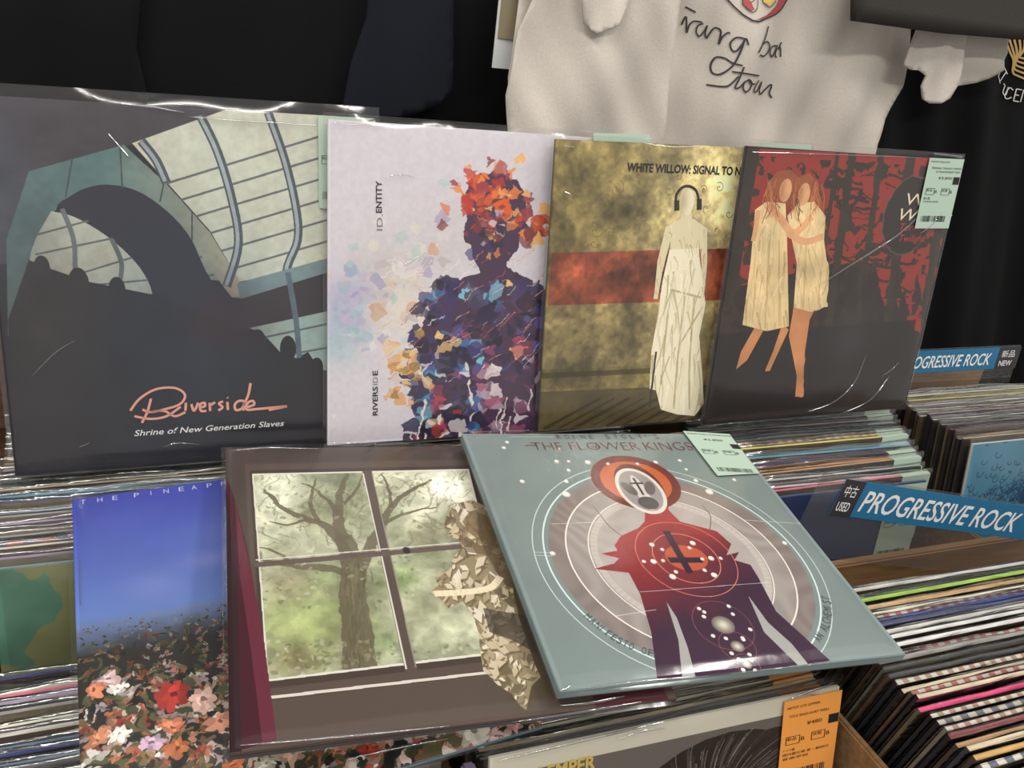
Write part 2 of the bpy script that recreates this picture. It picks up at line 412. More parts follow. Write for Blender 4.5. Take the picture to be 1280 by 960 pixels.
riv = cs([[(485, 635), (520, 590), (580, 555), (650, 550), (688, 575), (670, 610), (610, 630), (560, 640), (530, 630)], [(562, 590), (548, 640), (528, 680)], [(500, 655), (560, 665), (620, 655), (672, 620)],
          [(560, 640), (610, 635), (650, 655), (690, 640)], [(692, 605), (690, 635)], [(712, 610), (722, 635), (738, 605)], [(745, 622), (762, 618), (760, 605), (745, 612), (748, 635), (768, 635)],
          [(780, 605), (782, 636)], [(782, 615), (800, 603)], [(830, 600), (815, 608), (828, 622), (812, 634)], [(846, 602), (848, 632)], [(846, 585), (848, 588)], [(912, 600), (890, 598), (874, 612), (878, 632), (900, 626), (912, 604)], [(932, 532), (924, 575), (908, 612), (906, 634)],
          [(918, 622), (945, 612), (940, 598), (922, 606), (918, 630), (960, 628), (1068, 618)], [(1000, 632), (1068, 618)]], 2.977, 0, 300)
ribbon(lpA.loc, riv, 3.2, yA+.002, SALMON, rA)
tx(lpA, cA, .004, 'Shrine of New Generation Slaves', (168, 545), (355, 532), 7.5, WHITE_INK, shear=.25, bold=.006)

# ---------------- B: pale cover, scattered colour shards
def artB(L):
    a = Art(900, (204, 198, 206), L); r = random.Random(3)
    def cloud(px, rad, col, al):
        u = a.uv([px])[0]; a.soft(u, rad, col, al)
    for px, rad, col, al in (((440, 380), .09, (150, 140, 190), .6), ((425, 420), .09, (140, 176, 184), .6), ((480, 340), .1, (190, 182, 176), .6), ((560, 300), .12, (192, 184, 182), .5), ((500, 390), .1, (216, 206, 190), .7), ((470, 450), .08, (205, 196, 205), .6), ((650, 480), .12, (160, 100, 130), .5)): cloud(px, rad, col, al)
    def shards(n, f, cols, s0, s1, al=(.55, .95)):
        for _ in range(n):
            px = f(); u = a.uv([px])[0]; s = r.uniform(s0, s1); th = r.uniform(0, 3.14); k = r.randint(3, 5)
            P = [(u[0]+s*r.uniform(.5, 1)*math.cos(th+q*6.28/k)*1.2, u[1]+s*r.uniform(.5, 1)*math.sin(th+q*6.28/k)) for q in range(k)]
            a.polyuv(P, r.choice(cols), r.uniform(*al))
    warm = [(214, 92, 44), (226, 132, 66), (186, 52, 40), (230, 176, 110), (150, 60, 70), (120, 50, 50)]
    cold = [(44, 36, 66), (60, 50, 98), (34, 30, 48), (70, 60, 90), (90, 80, 140), (52, 40, 60)]
    mix = [(214, 208, 214), (200, 60, 50), (60, 120, 170), (120, 190, 205), (40, 34, 56), (150, 60, 90), (230, 190, 120), (60, 56, 110), (48, 40, 60), (226, 220, 216)]
    pale = [(176, 168, 170), (200, 180, 160), (160, 190, 190), (222, 214, 212), (150, 140, 180), (205, 150, 110), (214, 205, 190)]
    def blob(cx, cy, rx, ry): return lambda: (r.gauss(cx, rx), r.gauss(cy, ry))
    shards(110, blob(520, 380, 40, 50), pale, .008, .035, (.25, .7))
    shards(60, blob(440, 395, 18, 30), [(150, 140, 190), (140, 176, 184), (170, 190, 200), (190, 170, 200)], .01, .03, (.2, .5))
    a.poly([(575, 245), (590, 222), (620, 212), (650, 230), (656, 270), (648, 310), (634, 336), (660, 350), (700, 372), (720, 560), (520, 560), (520, 420), (560, 355), (598, 340), (582, 300)], (70, 48, 72))
    shards(90, blob(612, 248, 24, 20), warm, .012, .035)
    shards(45, blob(612, 295, 18, 16), cold+warm[3:]+[(176, 170, 190), (205, 190, 190)], .010, .024)
    shards(26, blob(668, 285, 12, 14), warm, .012, .04)
    shards(130, lambda: (r.uniform(520, 720), r.uniform(350, 470)), cold+cold+cold+mix[2:], .014, .05)
    shards(130, lambda: (r.uniform(508, 600), r.uniform(410, 555)), mix+cold, .014, .045)
    shards(90, lambda: (r.uniform(600, 720), r.uniform(440, 555)), [(120, 70, 100), (180, 150, 170), (160, 80, 110), (90, 60, 84), (206, 196, 200), (70, 50, 70)], .012, .04)
    shards(40, blob(505, 460, 12, 30), [(214, 150, 90), (226, 190, 140), (150, 120, 70)], .010, .03)
    for _ in range(70):
        x = r.uniform(470, 700); y = r.uniform(330, 480); l = r.uniform(8, 24); a.line([(x, y), (x+l, y-l*.8)], .002, r.choice([(226, 150, 120), (230, 220, 220), (180, 90, 90)]), .8)
    for _ in range(14):
        x = r.uniform(500, 690); y = r.uniform(470, 545); a.line([(x, y), (x-2, y+r.uniform(10, 40))], r.uniform(.003, .01), (224, 214, 208), .9)
    a.warp(.016, 22, 91); a.warp(.006, 70, 93)
    a.mul(.97+.06*vnoise(900, 80, 9, 2))
    return a.material('print_colour_shards', .35)
lpB, rB, cB = display('B', 'pale lilac record sleeve with orange and indigo paint shards, second of back row', artB, EDGE_W, seed=12, top=.006)
def vtext(lp, root, s, a, b, hpx, m, **k):  # vertical writing: baseline runs up the sleeve
    p0, p1 = lp.loc(*a), lp.loc(*b); q = lp.loc(a[0]-10, a[1]); h = math.hypot(q[0]-p0[0], q[1]-p0[1])/10*hpx
    text(root, s, p0, p1, h, m, -.0005-.002, **k)
GREY_INK = mat('grey_ink', (120, 116, 122), .6)
vtext(lpB, cB, 'ID.', (478, 288), (478, 268), 7.5, GREY_INK)
vtext(lpB, cB, 'ENTITY', (477, 266), (477, 226), 7.5, INK, bold=.02)
vtext(lpB, cB, 'RIVERS', (472, 519), (472, 483), 6.5, INK, bold=.02)
vtext(lpB, cB, 'ID', (472, 481), (472, 471), 6.5, GREY_INK)
vtext(lpB, cB, 'E', (472, 469), (472, 463), 6.5, INK, bold=.02)

# ---------------- C: ochre plaster wall print with rust band
def artC(L):
    a = Art(900, (120, 104, 62), L); n = vnoise(900, 9, 21, 6); n2 = vnoise(900, 50, 22, 3); n3 = vnoise(900, 14, 23, 4)
    a.im[:] = (112, 98, 56); a.soft((.70, .80), .36, (226, 208, 150), .95); a.soft((.75, .5), .3, (190, 172, 120), .6)
    a.poly([(690, 316), (1010, 308), (1000, 372), (684, 382)], (158, 78, 46), .92, (110, 44, 34), n3)
    a.poly([(678, 382), (1000, 372), (980, 450), (675, 462)], (140, 124, 84), .6)
    a.mul(.25+1.42*n); a.mul(.72+.56*n2)
    a.im += 8
    # curled ornament in the plaster
    r = random.Random(8)
    for _ in range(26):
        u, v = r.uniform(.15, .98), r.uniform(.62, .95); q = np.linspace(0, r.uniform(4, 9), 26); s = r.uniform(.012, .035)
        a.lineuv(np.stack([u+s*q/8*np.cos(q), v+s*q/8*np.sin(q)], 1), .003, (104, 88, 46), .55)
    a.poly([(672, 490), (960, 478), (950, 530), (668, 545)], (70, 60, 38), .75)
    for k in range(14):
        x = 680+k*18; a.line([(x, 536), (x+70, 498)], r.uniform(.004, .014), (42, 36, 22), .6)
    a.line([(676, 470), (840, 462)], .02, (52, 44, 26), .6)
    # pale standing figure, plain silhouette
    SK = (220, 208, 172); DR = (238, 228, 200)
    a.poly([(832, 284), (850, 274), (868, 274), (884, 286), (884, 330), (880, 372), (874, 372), (877, 330), (874, 300), (874, 322), (838, 322), (838, 300), (828, 340), (822, 374), (817, 374), (822, 326)], SK)
    a.poly([(852, 262), (864, 262), (866, 278), (850, 278)], SK); u = a.uv([(859, 250)])[0]; a.ell(u, .030, .052, SK)
    a.line([(846, 262), (845, 246), (852, 235), (862, 233), (871, 240), (874, 256)], .010, (40, 34, 28)); a.line([(846, 252), (846, 262)], .02, (40, 34, 28)); a.line([(874, 250), (874, 261)], .02, (40, 34, 28))
    a.poly([(837, 312), (873, 310), (878, 350), (882, 380), (874, 420), (878, 470), (880, 505), (868, 520), (846, 518), (826, 512), (820, 488), (812, 486), (814, 440), (822, 396), (828, 352)], DR)
    for q in ([(842, 340), (834, 400), (826, 480)], [(856, 370), (848, 440), (842, 510)], [(868, 372), (862, 450), (862, 512)], [(838, 362), (876, 372)], [(878, 384), (850, 430)]): a.line(q, .008, (176, 160, 122), .8)
    DP = [(837, 312), (873, 310), (878, 350), (882, 380), (874, 420), (878, 470), (880, 505), (868, 520), (846, 518), (826, 512), (820, 488), (812, 486), (814, 440), (822, 396), (828, 352)]
    a.strokes(DP, 150, (812, 880), (320, 510), (18, 60), 1.62, [(250, 244, 224), (206, 192, 156), (170, 154, 114), (232, 222, 190)], (.004, .012), (.3, .7), 41)
    a.strokes([(832, 284), (850, 274), (868, 274), (884, 286), (884, 330), (880, 372), (874, 372), (877, 330), (874, 300), (874, 322), (838, 322), (838, 300), (828, 340), (822, 374), (817, 374), (822, 326)], 60, (816, 886), (275, 370), (8, 26), 1.5, [(236, 226, 196), (176, 158, 118), (150, 130, 90)], (.003, .009), (.2, .5), 42)
    u = a.uv([(858, 252)])[0]; a.ell((u[0]+.008, u[1]-.004), .022, .044, (232, 222, 192)); a.soft((u[0]-.012, u[1]), .018, (150, 132, 96), .5, .04)
    a.line([(820, 440), (812, 508)], .008, (60, 52, 36))
    return a.material('print_ochre_wall', .4)
lpC, rC, cC = display('C', 'ochre record sleeve with rust band and pale standing figure, third of back row', artC, EDGE_O, seed=13, top=.005)
tx(lpC, cC, .004, 'WHITE WILLOW: SIGNAL TO N', (783, 214), (925, 219), 11, INK, bold=.035)

# ---------------- D: dark red wood with two pale figures
def artD(L):
    a = Art(900, (46, 38, 34), L); n = vnoise(900, 12, 31, 6); n2 = vnoise(900, 26, 32, 4); r = random.Random(4)
    a.poly([(945, 186), (1210, 198), (1178, 300), (1160, 420), (1110, 400), (1090, 330), (1040, 330), (1000, 340), (915, 360)], (166, 62, 52), .97, (128, 42, 38), n)
    a.poly([(925, 186), (950, 186), (918, 380), (890, 380)], (50, 42, 38))
    k = ((n2 > .56) & (a.V > .35) & (a.V < .97)); a.im[k] = (56, 46, 38)
    for x, w_ in ((1056, .035), (1092, .03), (1130, .05), (1176, .04), (1038, .018)):
        a.line([(x+10, 186), (x-6, 300), (x-22, 420)], w_, (60, 50, 42))
    for _ in range(60):
        x = r.uniform(1040, 1190); y = r.uniform(200, 400); l = r.uniform(8, 34); a.line([(x, y), (x+l, y+r.uniform(-8, 12))], r.uniform(.004, .012), (56, 46, 40))
    for _ in range(16):
        x = r.uniform(1040, 1170); y = r.uniform(350, 400); a.poly([(x, y-22), (x+7, y+14), (x-7, y+14)], (50, 42, 40))
    a.poly([(875, 420), (1145, 400), (1130, 515), (875, 535)], (38, 32, 30), .85); a.soft((.62, .3), .1, (70, 68, 72), .5); a.soft((.35, .12), .3, (64, 54, 60), .4, .04)
    SK = (214, 160, 116); DR = (222, 196, 146); HR = (150, 84, 52)
    for pts in ([(956, 410), (934, 450), (920, 462), (926, 440), (944, 408)], [(978, 405), (966, 440), (956, 464), (962, 464), (986, 412)], [(992, 384), (986, 420), (996, 470), (994, 496), (1004, 496), (1006, 440), (1014, 384)], [(1010, 384), (1008, 420), (1002, 468), (1012, 400), (1020, 384)]):
        a.poly(pts, (198, 134, 88))
    a.poly([(962, 226), (972, 214), (988, 212), (998, 222), (1012, 216), (1024, 230), (1028, 262), (1034, 286), (1024, 290), (1016, 262), (990, 262), (980, 250), (962, 262), (956, 250)], HR)
    a.poly([(944, 262), (958, 252), (982, 254), (984, 300), (986, 408), (958, 414), (928, 406), (938, 330)], DR)
    a.poly([(998, 254), (1018, 252), (1032, 270), (1030, 300), (1036, 340), (1034, 384), (1014, 390), (992, 384), (996, 330), (990, 300), (984, 270)], DR)
    for q in ([(950, 300), (940, 404)], [(962, 300), (956, 410)], [(974, 300), (974, 408)], [(1008, 300), (1004, 384)]): a.line(q, .006, (190, 156, 104), .8)
    a.strokes([(944, 262), (958, 252), (982, 254), (984, 300), (986, 408), (958, 414), (928, 406), (938, 330)], 120, (926, 988), (256, 405), (20, 60), 1.64, [(240, 220, 178), (196, 164, 112), (170, 138, 90), (226, 202, 156)], (.004, .012), (.25, .6), 43)
    a.strokes([(998, 254), (1018, 252), (1032, 270), (1030, 300), (1036, 340), (1034, 384), (1014, 390), (992, 384), (996, 330), (990, 300), (984, 270)], 100, (986, 1038), (254, 380), (16, 46), 1.58, [(240, 220, 178), (196, 164, 112), (176, 142, 94), (226, 202, 156)], (.004, .012), (.25, .6), 44)
    a.line([(962, 258), (978, 276), (992, 292), (1014, 272)], .028, SK); a.line([(986, 292), (1006, 302), (1028, 296)], .024, SK); a.line([(948, 264), (942, 300)], .02, SK)
    for c in ((982, 238), (1005, 243)): a.ell(a.uv([c])[0], .026, .040, SK); a.soft(a.uv([(c[0]-4, c[1])])[0], .012, (150, 96, 64), .5, .04)
    for k in range(50):
        x = r.choice([r.uniform(957, 972), r.uniform(990, 998), r.uniform(1014, 1028)]); y = r.uniform(222, 250); a.line([(x, y), (x+r.uniform(-5, 5), y+14), (x+r.uniform(-8, 8), y+r.uniform(20, 34))], .003, r.choice([(176, 104, 66), (96, 50, 32), (200, 130, 84)]), .7)
    u = a.uv([(1136, 270)])[0]; a.ell(u, .128, .15, (92, 76, 68)); a.ell(u, .122, .144, (50, 42, 40)); 
    a.warp(.008, 30, 95, a.U > .42)
    a.mul(.84+.32*n)
    return a.material('print_red_wood', .35)
lpD, rD, cD = display('D', 'dark red forest record sleeve with two figures in cream dresses, rightmost of back row', artD, EDGE_D, seed=14, top=.007)
CREAM_INK = mat('cream_ink', (226, 208, 180), .5); RED_INK = mat('red_ink', (176, 60, 48), .5)
tx(lpD, cD, .004, 'White', (1131, 256), (1190, 259), 15, CREAM_INK, shear=.1)
tx(lpD, cD, .004, 'Willow', (1123, 275), (1188, 278), 15, CREAM_INK, shear=.25)
tx(lpD, cD, .004, 'Terminal', (1124, 288), (1164, 288), 9, RED_INK, shear=.25)
tx(lpD, cD, .004, 'Twilight', (1123, 302), (1155, 302), 9, RED_INK, shear=.25)
sticker(rD, [lpD.loc(1160, 197), lpD.loc(1203, 199), lpD.loc(1183, 285), lpD.loc(1141, 285)], GREEN, -.0030,
        [('WHITE WILLOW', .05, .6, .94, .025), ('TERMINAL TWILIGHT LIMITED', .1, .97, .85, .028), ('LP TRANSPARENT VINYL', .25, .97, .80, .028), ('\u00a53,850', .36, .76, .71, .035), ('\u4e2d\u53e4', .83, .97, .70, .02), ('\u8f38\u5165\u76e4', .06, .24, .42, .03), ('W0000-0000', .06, .5, .38, .02)]+STD, seed=1)

# ---------------- E: window and garden picture
def artE(L):
    a = Art(900, (72, 61, 56), L); n = vnoise(900, 7, 41, 6); n2 = vnoise(900, 34, 42, 4); r = random.Random(9)
    a.mul(.95+.1*n)
    G = [(317, 594), (584, 588), (640, 812), (336, 849)]
    a.poly([(306, 580), (596, 574), (655, 832), (322, 872)], (84, 71, 65)); a.poly([(312, 588), (590, 582), (648, 822), (328, 862)], (66, 55, 50))
    a.poly([(315, 592), (586, 586), (643, 815), (334, 852)], (214, 208, 198))
    a.poly(G, (96, 104, 74), 1, (178, 182, 156), np.clip((n-.3)*2.4, 0, 1))
    gm = a.mask(a.uv(G)); sl, ins = gm
    # greenery tones
    base = a.im.copy()
    tt = np.clip((n-.3)*2.4, 0, 1)[..., None]; a.im = np.array((104, 108, 84.))*(1-tt)+np.array((180, 182, 160.))*tt
    for c, rad, col, al in (((350, 620), .1, (206, 208, 190), .7), ((560, 610), .10, (232, 230, 216), .95), ((520, 640), .06, (220, 220, 200), .6), ((480, 640), .06, (96, 106, 72), .6), ((590, 660), .07, (74, 84, 58), .8), ((400, 640), .07, (120, 122, 96), .7), ((370, 730), .08, (150, 138, 118), .7), ((400, 725), .05, (132, 150, 104), .5), ((390, 780), .10, (150, 162, 108), .85), ((350, 775), .06, (156, 166, 116), .85), ((370, 825), .05, (104, 96, 66), .8), ((480, 800), .05, (104, 122, 80), .6), ((540, 760), .08, (134, 136, 110), .7), ((500, 720), .05, (104, 128, 72), .6), ((430, 765), .05, (130, 150, 96), .6)):
        a.soft(a.uv([c])[0], rad, col, al)
    k = (.88+.5*n2)[..., None]; a.im = a.im*k
    T = (112, 104, 84); T2 = (96, 88, 68)
    for _ in range(90):
        x = r.uniform(322, 590); y = r.uniform(595, 700); th = r.uniform(-1.2, 1.2); P = [(x, y)]
        for q in range(3): x += 12*math.sin(th); y -= 9*math.cos(th); th += r.uniform(-.7, .7); P.append((x, y))
        a.line(P, r.uniform(.002, .006), T, .35)
    a.warp(.012, 30, 97)
    for pts, w0, w1 in (([(450, 855), (446, 790), (440, 740), (440, 700), (428, 670)], .082, .046), ([(438, 712), (428, 682), (408, 658), (380, 648), (352, 634), (330, 612)], .040, .008), ([(430, 676), (422, 650), (424, 622), (434, 592)], .038, .012), ([(446, 715), (462, 685), (478, 652), (500, 622), (540, 600)], .040, .008),
                    ([(436, 716), (405, 710), (370, 708), (322, 698)], .030, .008), ([(472, 662), (500, 644), (545, 634)], .018, .004), ([(400, 655), (388, 630), (394, 598)], .018, .004), ([(422, 642), (402, 618), (376, 604)], .016, .004), ([(488, 636), (486, 612), (476, 592)], .014, .004), ([(366, 706), (345, 690), (322, 684)], .012, .003), ([(380, 648), (362, 656), (336, 652)], .012, .003), ([(428, 630), (446, 612), (452, 594)], .012, .003)):
        a.limb(pts, w0, w1, T2, .85)
    for _ in range(160):
        x = 446+r.gauss(0, 9); y = r.uniform(700, 850); a.line([(x, y), (x+r.uniform(-3, 3), y+r.uniform(8, 24))], .004, r.choice([(130, 120, 96), (78, 70, 54), (112, 108, 84)]), .4)
    for _ in range(500):
        x = r.uniform(318, 600); y = r.choice([r.uniform(590, 660), r.uniform(800, 846), r.uniform(690, 760)]); u = a.uv([(x, y)])[0]; a.ell(u, r.uniform(.003, .010), r.uniform(.002, .007), r.choice([(150, 158, 120), (112, 120, 82), (196, 198, 176), (84, 92, 62), (176, 166, 140)]), .45, r.random()*3, 8)
    a.soft(a.uv([(432, 790)])[0], .05, (84, 76, 58), .4, .12)
    a.warp(.005, 40, 103)
    out = a.mask(a.uv(G)); keep = np.zeros((900, 900), bool); keep[out[0]] = out[1]; base2 = base; a.im = np.where(keep[..., None], a.im, base2)
    a.line([(459, 590), (514, 838)], .028, (84, 72, 66)); a.line([(454, 592), (508, 836)], .004, (206, 200, 190)); a.line([(465, 592), (520, 834)], .003, (140, 128, 118))
    a.line([(320, 706), (612, 680)], .018, (92, 78, 72)); a.line([(320, 700), (612, 675)], .004, (206, 200, 190))
    a.ell(a.uv([(508, 688)])[0], .010, .013, (40, 34, 34))
    a.line([(337, 872), (650, 836)], .008, (206, 198, 190)); a.poly([(338, 876), (700, 832), (860, 870), (690, 893), (290, 940)], (82, 69, 62))
    a.poly([(630, 800), (700, 800), (860, 860), (850, 875), (690, 893), (600, 893), (600, 860)], (78, 68, 60), .8)
    # curtain
    a.poly([(284, 600), (293, 622), (308, 680), (318, 735), (330, 800), (346, 925), (287, 941)], (64, 22, 34)); a.poly([(293, 622), (318, 735), (330, 800), (346, 925), (328, 928), (312, 800), (300, 720)], (96, 38, 54)); a.poly([(282, 600), (296, 720), (302, 940), (287, 941)], (40, 28, 30), .8)
    a.poly([(700, 740), (770, 740), (836, 874), (745, 884)], (72, 34, 42))
    # pale paper-leaved statue
    a.poly([(575, 640), (590, 628), (640, 640), (700, 860), (650, 892), (620, 850), (600, 760)], (78, 66, 50))
    F = [(555, 656), (560, 640), (572, 629), (590, 625), (606, 632), (614, 650), (616, 668), (624, 680), (634, 704), (640, 730), (648, 770), (658, 800), (668, 830), (676, 846), (664, 858), (658, 888), (650, 882), (640, 868), (622, 856), (604, 838), (600, 812), (598, 790), (590, 766), (578, 752), (560, 760), (552, 750), (538, 740), (548, 732), (544, 722), (562, 712), (566, 698), (578, 684), (572, 674), (560, 670)]
    a.poly(F, (140, 126, 100)); out = a.mask(a.uv(F)); keep = np.zeros((900, 900), bool); keep[out[0]] = out[1]; sv = a.im.copy()
    for _ in range(420):
        x = r.uniform(538, 680); y = r.uniform(628, 885); s = r.uniform(4, 12); th = r.uniform(0, 6.28)
        a.poly([(x+1.5+s*1.1*math.cos(th+q)*(1 if i % 2 else .5), y+2+s*1.1*math.sin(th+q)*(1 if i % 2 else .55)) for i, q in enumerate((0, 1.5, 3.1, 4.6))], (92, 78, 54), .6)
        P = [(x+s*math.cos(th+q)*(1 if i % 2 else .5), y+s*math.sin(th+q)*(1 if i % 2 else .55)) for i, q in enumerate((0, 1.5, 3.1, 4.6))]
        a.poly(P, r.choice([(214, 202, 178), (194, 180, 150), (170, 154, 124), (224, 216, 200), (140, 126, 102), (104, 92, 72), (200, 186, 160)]), .9)
    a.im = np.where(keep[..., None], a.im, sv)
    a.poly([(586, 640), (604, 634), (618, 650), (616, 676), (600, 676), (584, 664), (578, 652)], (112, 94, 66), .75); a.poly([(572, 668), (604, 684), (618, 678), (612, 694), (584, 690)], (96, 80, 54), .6)
    a.poly([(596, 640), (622, 650), (640, 700), (650, 740), (630, 730), (606, 690), (598, 668)], (90, 74, 52), .7)
    a.poly([(604, 760), (660, 770), (676, 820), (640, 800), (612, 790)], (60, 52, 44), .7)
    a.line([(545, 742), (580, 740), (612, 735), (625, 722)], .02, (226, 214, 184), .9)
    return a.material('print_garden_window', .35)
lpE, rE, cE = display('E', 'brown record sleeve picturing a garden window, maroon curtain and pale leafy statue', artE, EDGE_B, T=.006, seed=15, top=.006, side=.0035)

# ---------------- G: blue sky over flowers
def artG(L):
    a = Art(1000, (62, 78, 168), L); V = a.V; n = vnoise(1000, 5, 51, 5); r = random.Random(12)
    t = np.clip((1-V)/.5, 0, 1)[..., None]; a.im = np.array((58, 66, 156.))*(1-t)+np.array((104, 132, 190.))*t
    a.soft((.18, .64), .07, (112, 126, 190), .8, .05); a.soft((.32, .70), .07, (112, 124, 188), .8, .03); a.soft((.62, .62), .16, (104, 124, 188), .7, .1); a.soft((.7, .55), .2, (110, 130, 190), .5, .05)
    a.im = a.im*(.93+.14*n[..., None])
    hor = a.uv([(100, 790)])[0][1]; hz = a.uv([(270, 760)])[0][1]
    k = np.clip((hor+.05-V+(n-.5)*.06)/.13, 0, 1)[..., None]**1.5; a.im = a.im*(1-k)+np.array((46, 44, 42.))*k
    u0 = a.uv([(290, 800)])[0]; a.ell((u0[0]+.12, u0[1]-.03), .17, .14, (46, 38, 44)); 
    cols = [(222, 140, 110), (206, 110, 70), (196, 60, 46), (226, 214, 200), (236, 232, 222), (150, 120, 70), (190, 160, 170), (120, 96, 60), (214, 170, 150), (176, 90, 60), (228, 190, 180)]
    leaf = [(60, 66, 44), (78, 82, 52), (40, 44, 34), (96, 92, 56), (30, 32, 30)]
    for i in range(2600):
        v = hor*(1-i/2600)**1.1+r.uniform(-.01, .02); u = r.random(); s = (.004+.030*(1-v/hor))*r.uniform(.5, 1.1)
        if r.random() < .42:
            th = r.uniform(0, 3.14); a.ell((u, v), s*1.3, s*.45, r.choice(leaf), .9, th, 9)
        else:
            c = r.choice(cols); f = min(1, .55+.7*(1-v/hor)); c = [x*f for x in c]
            m_ = r.randint(4, 6)
            for q in range(m_):
                th = q*6.28/m_+r.random(); d = r.uniform(.75, 1.1)
                a.ell((u+s*.5*math.cos(th), v+s*.4*math.sin(th)), s*.5, s*.32, [x*d for x in c], .9, th, 8)
            a.ell((u, v), s*.2, s*.16, [x*.55 for x in c], .9, 0, 8)
    def flower(px, s, c, petals=7):
        u = a.uv([px])[0]
        for ring_ in (1, .62):
            for q in range(petals):
                th = q*6.28/petals+ring_; d = r.uniform(.8, 1.12)*(1 if ring_ == 1 else 1.1)
                a.ell((u[0]+s*.55*ring_*math.cos(th), u[1]+s*.45*ring_*math.sin(th)), s*.5*ring_, s*.3*ring_, [x*d for x in c], .95, th, 12)
        a.ell(u, s*.18, s*.15, [x*.6 for x in c])
    flower((213, 870), .040, (192, 48, 40)); flower((252, 876), .035, (226, 176, 160)); flower((120, 866), .026, (214, 122, 84)); flower((135, 850), .022, (206, 170, 172)); flower((146, 858), .018, (234, 228, 216)); flower((214, 908), .024, (220, 120, 80)); flower((186, 930), .024, (200, 160, 190)); flower((150, 918), .022, (232, 226, 216)); flower((118, 922), .024, (214, 130, 90)); flower((280, 905), .03, (226, 140, 110)); flower((220, 935), .03, (206, 110, 60)); flower((360, 945), .032, (226, 176, 150)); flower((590, 915), .045, (236, 226, 206)); flower((640, 905), .028, (220, 150, 140)); flower((460, 935), .02, (196, 60, 40)); flower((290, 955), .02, (220, 110, 60)); flower((330, 955), .022, (226, 220, 196))
    a.warp(.006, 60, 99, a.V < hor); a.warp(.016, 24, 101, a.V < hor); g_ = a.im.mean(2, keepdims=True); a.im = np.where((V < hor+.02)[..., None], a.im*.78+g_*.22, a.im)
    for q in ([(200, 770), 5], [(247, 783), 4], [(258, 790), 3], [(230, 786), 4]):
        pass
    return a.material('print_sky_and_flowers', .35)
lpG, rG, cG = display('G', 'blue sky record sleeve with a field of flowers, lying beneath the garden window sleeve', artG, EDGE_U, T=.005, seed=16, top=.004)
for ch, x in zip('THEPINEAPP', (104, 125, 144, 171, 189, 208, 227, 243, 262, 280)):
    y = 630.5-(x-104)*.132; w_ = 1.0 if ch == 'I' else 6.5
    tx(lpG, cG, .005, ch, (x-w_/2, y+w_*.066), (x+w_/2, y-w_*.066), 5.5, mat('pale_blue_ink', (176, 184, 220), .5))

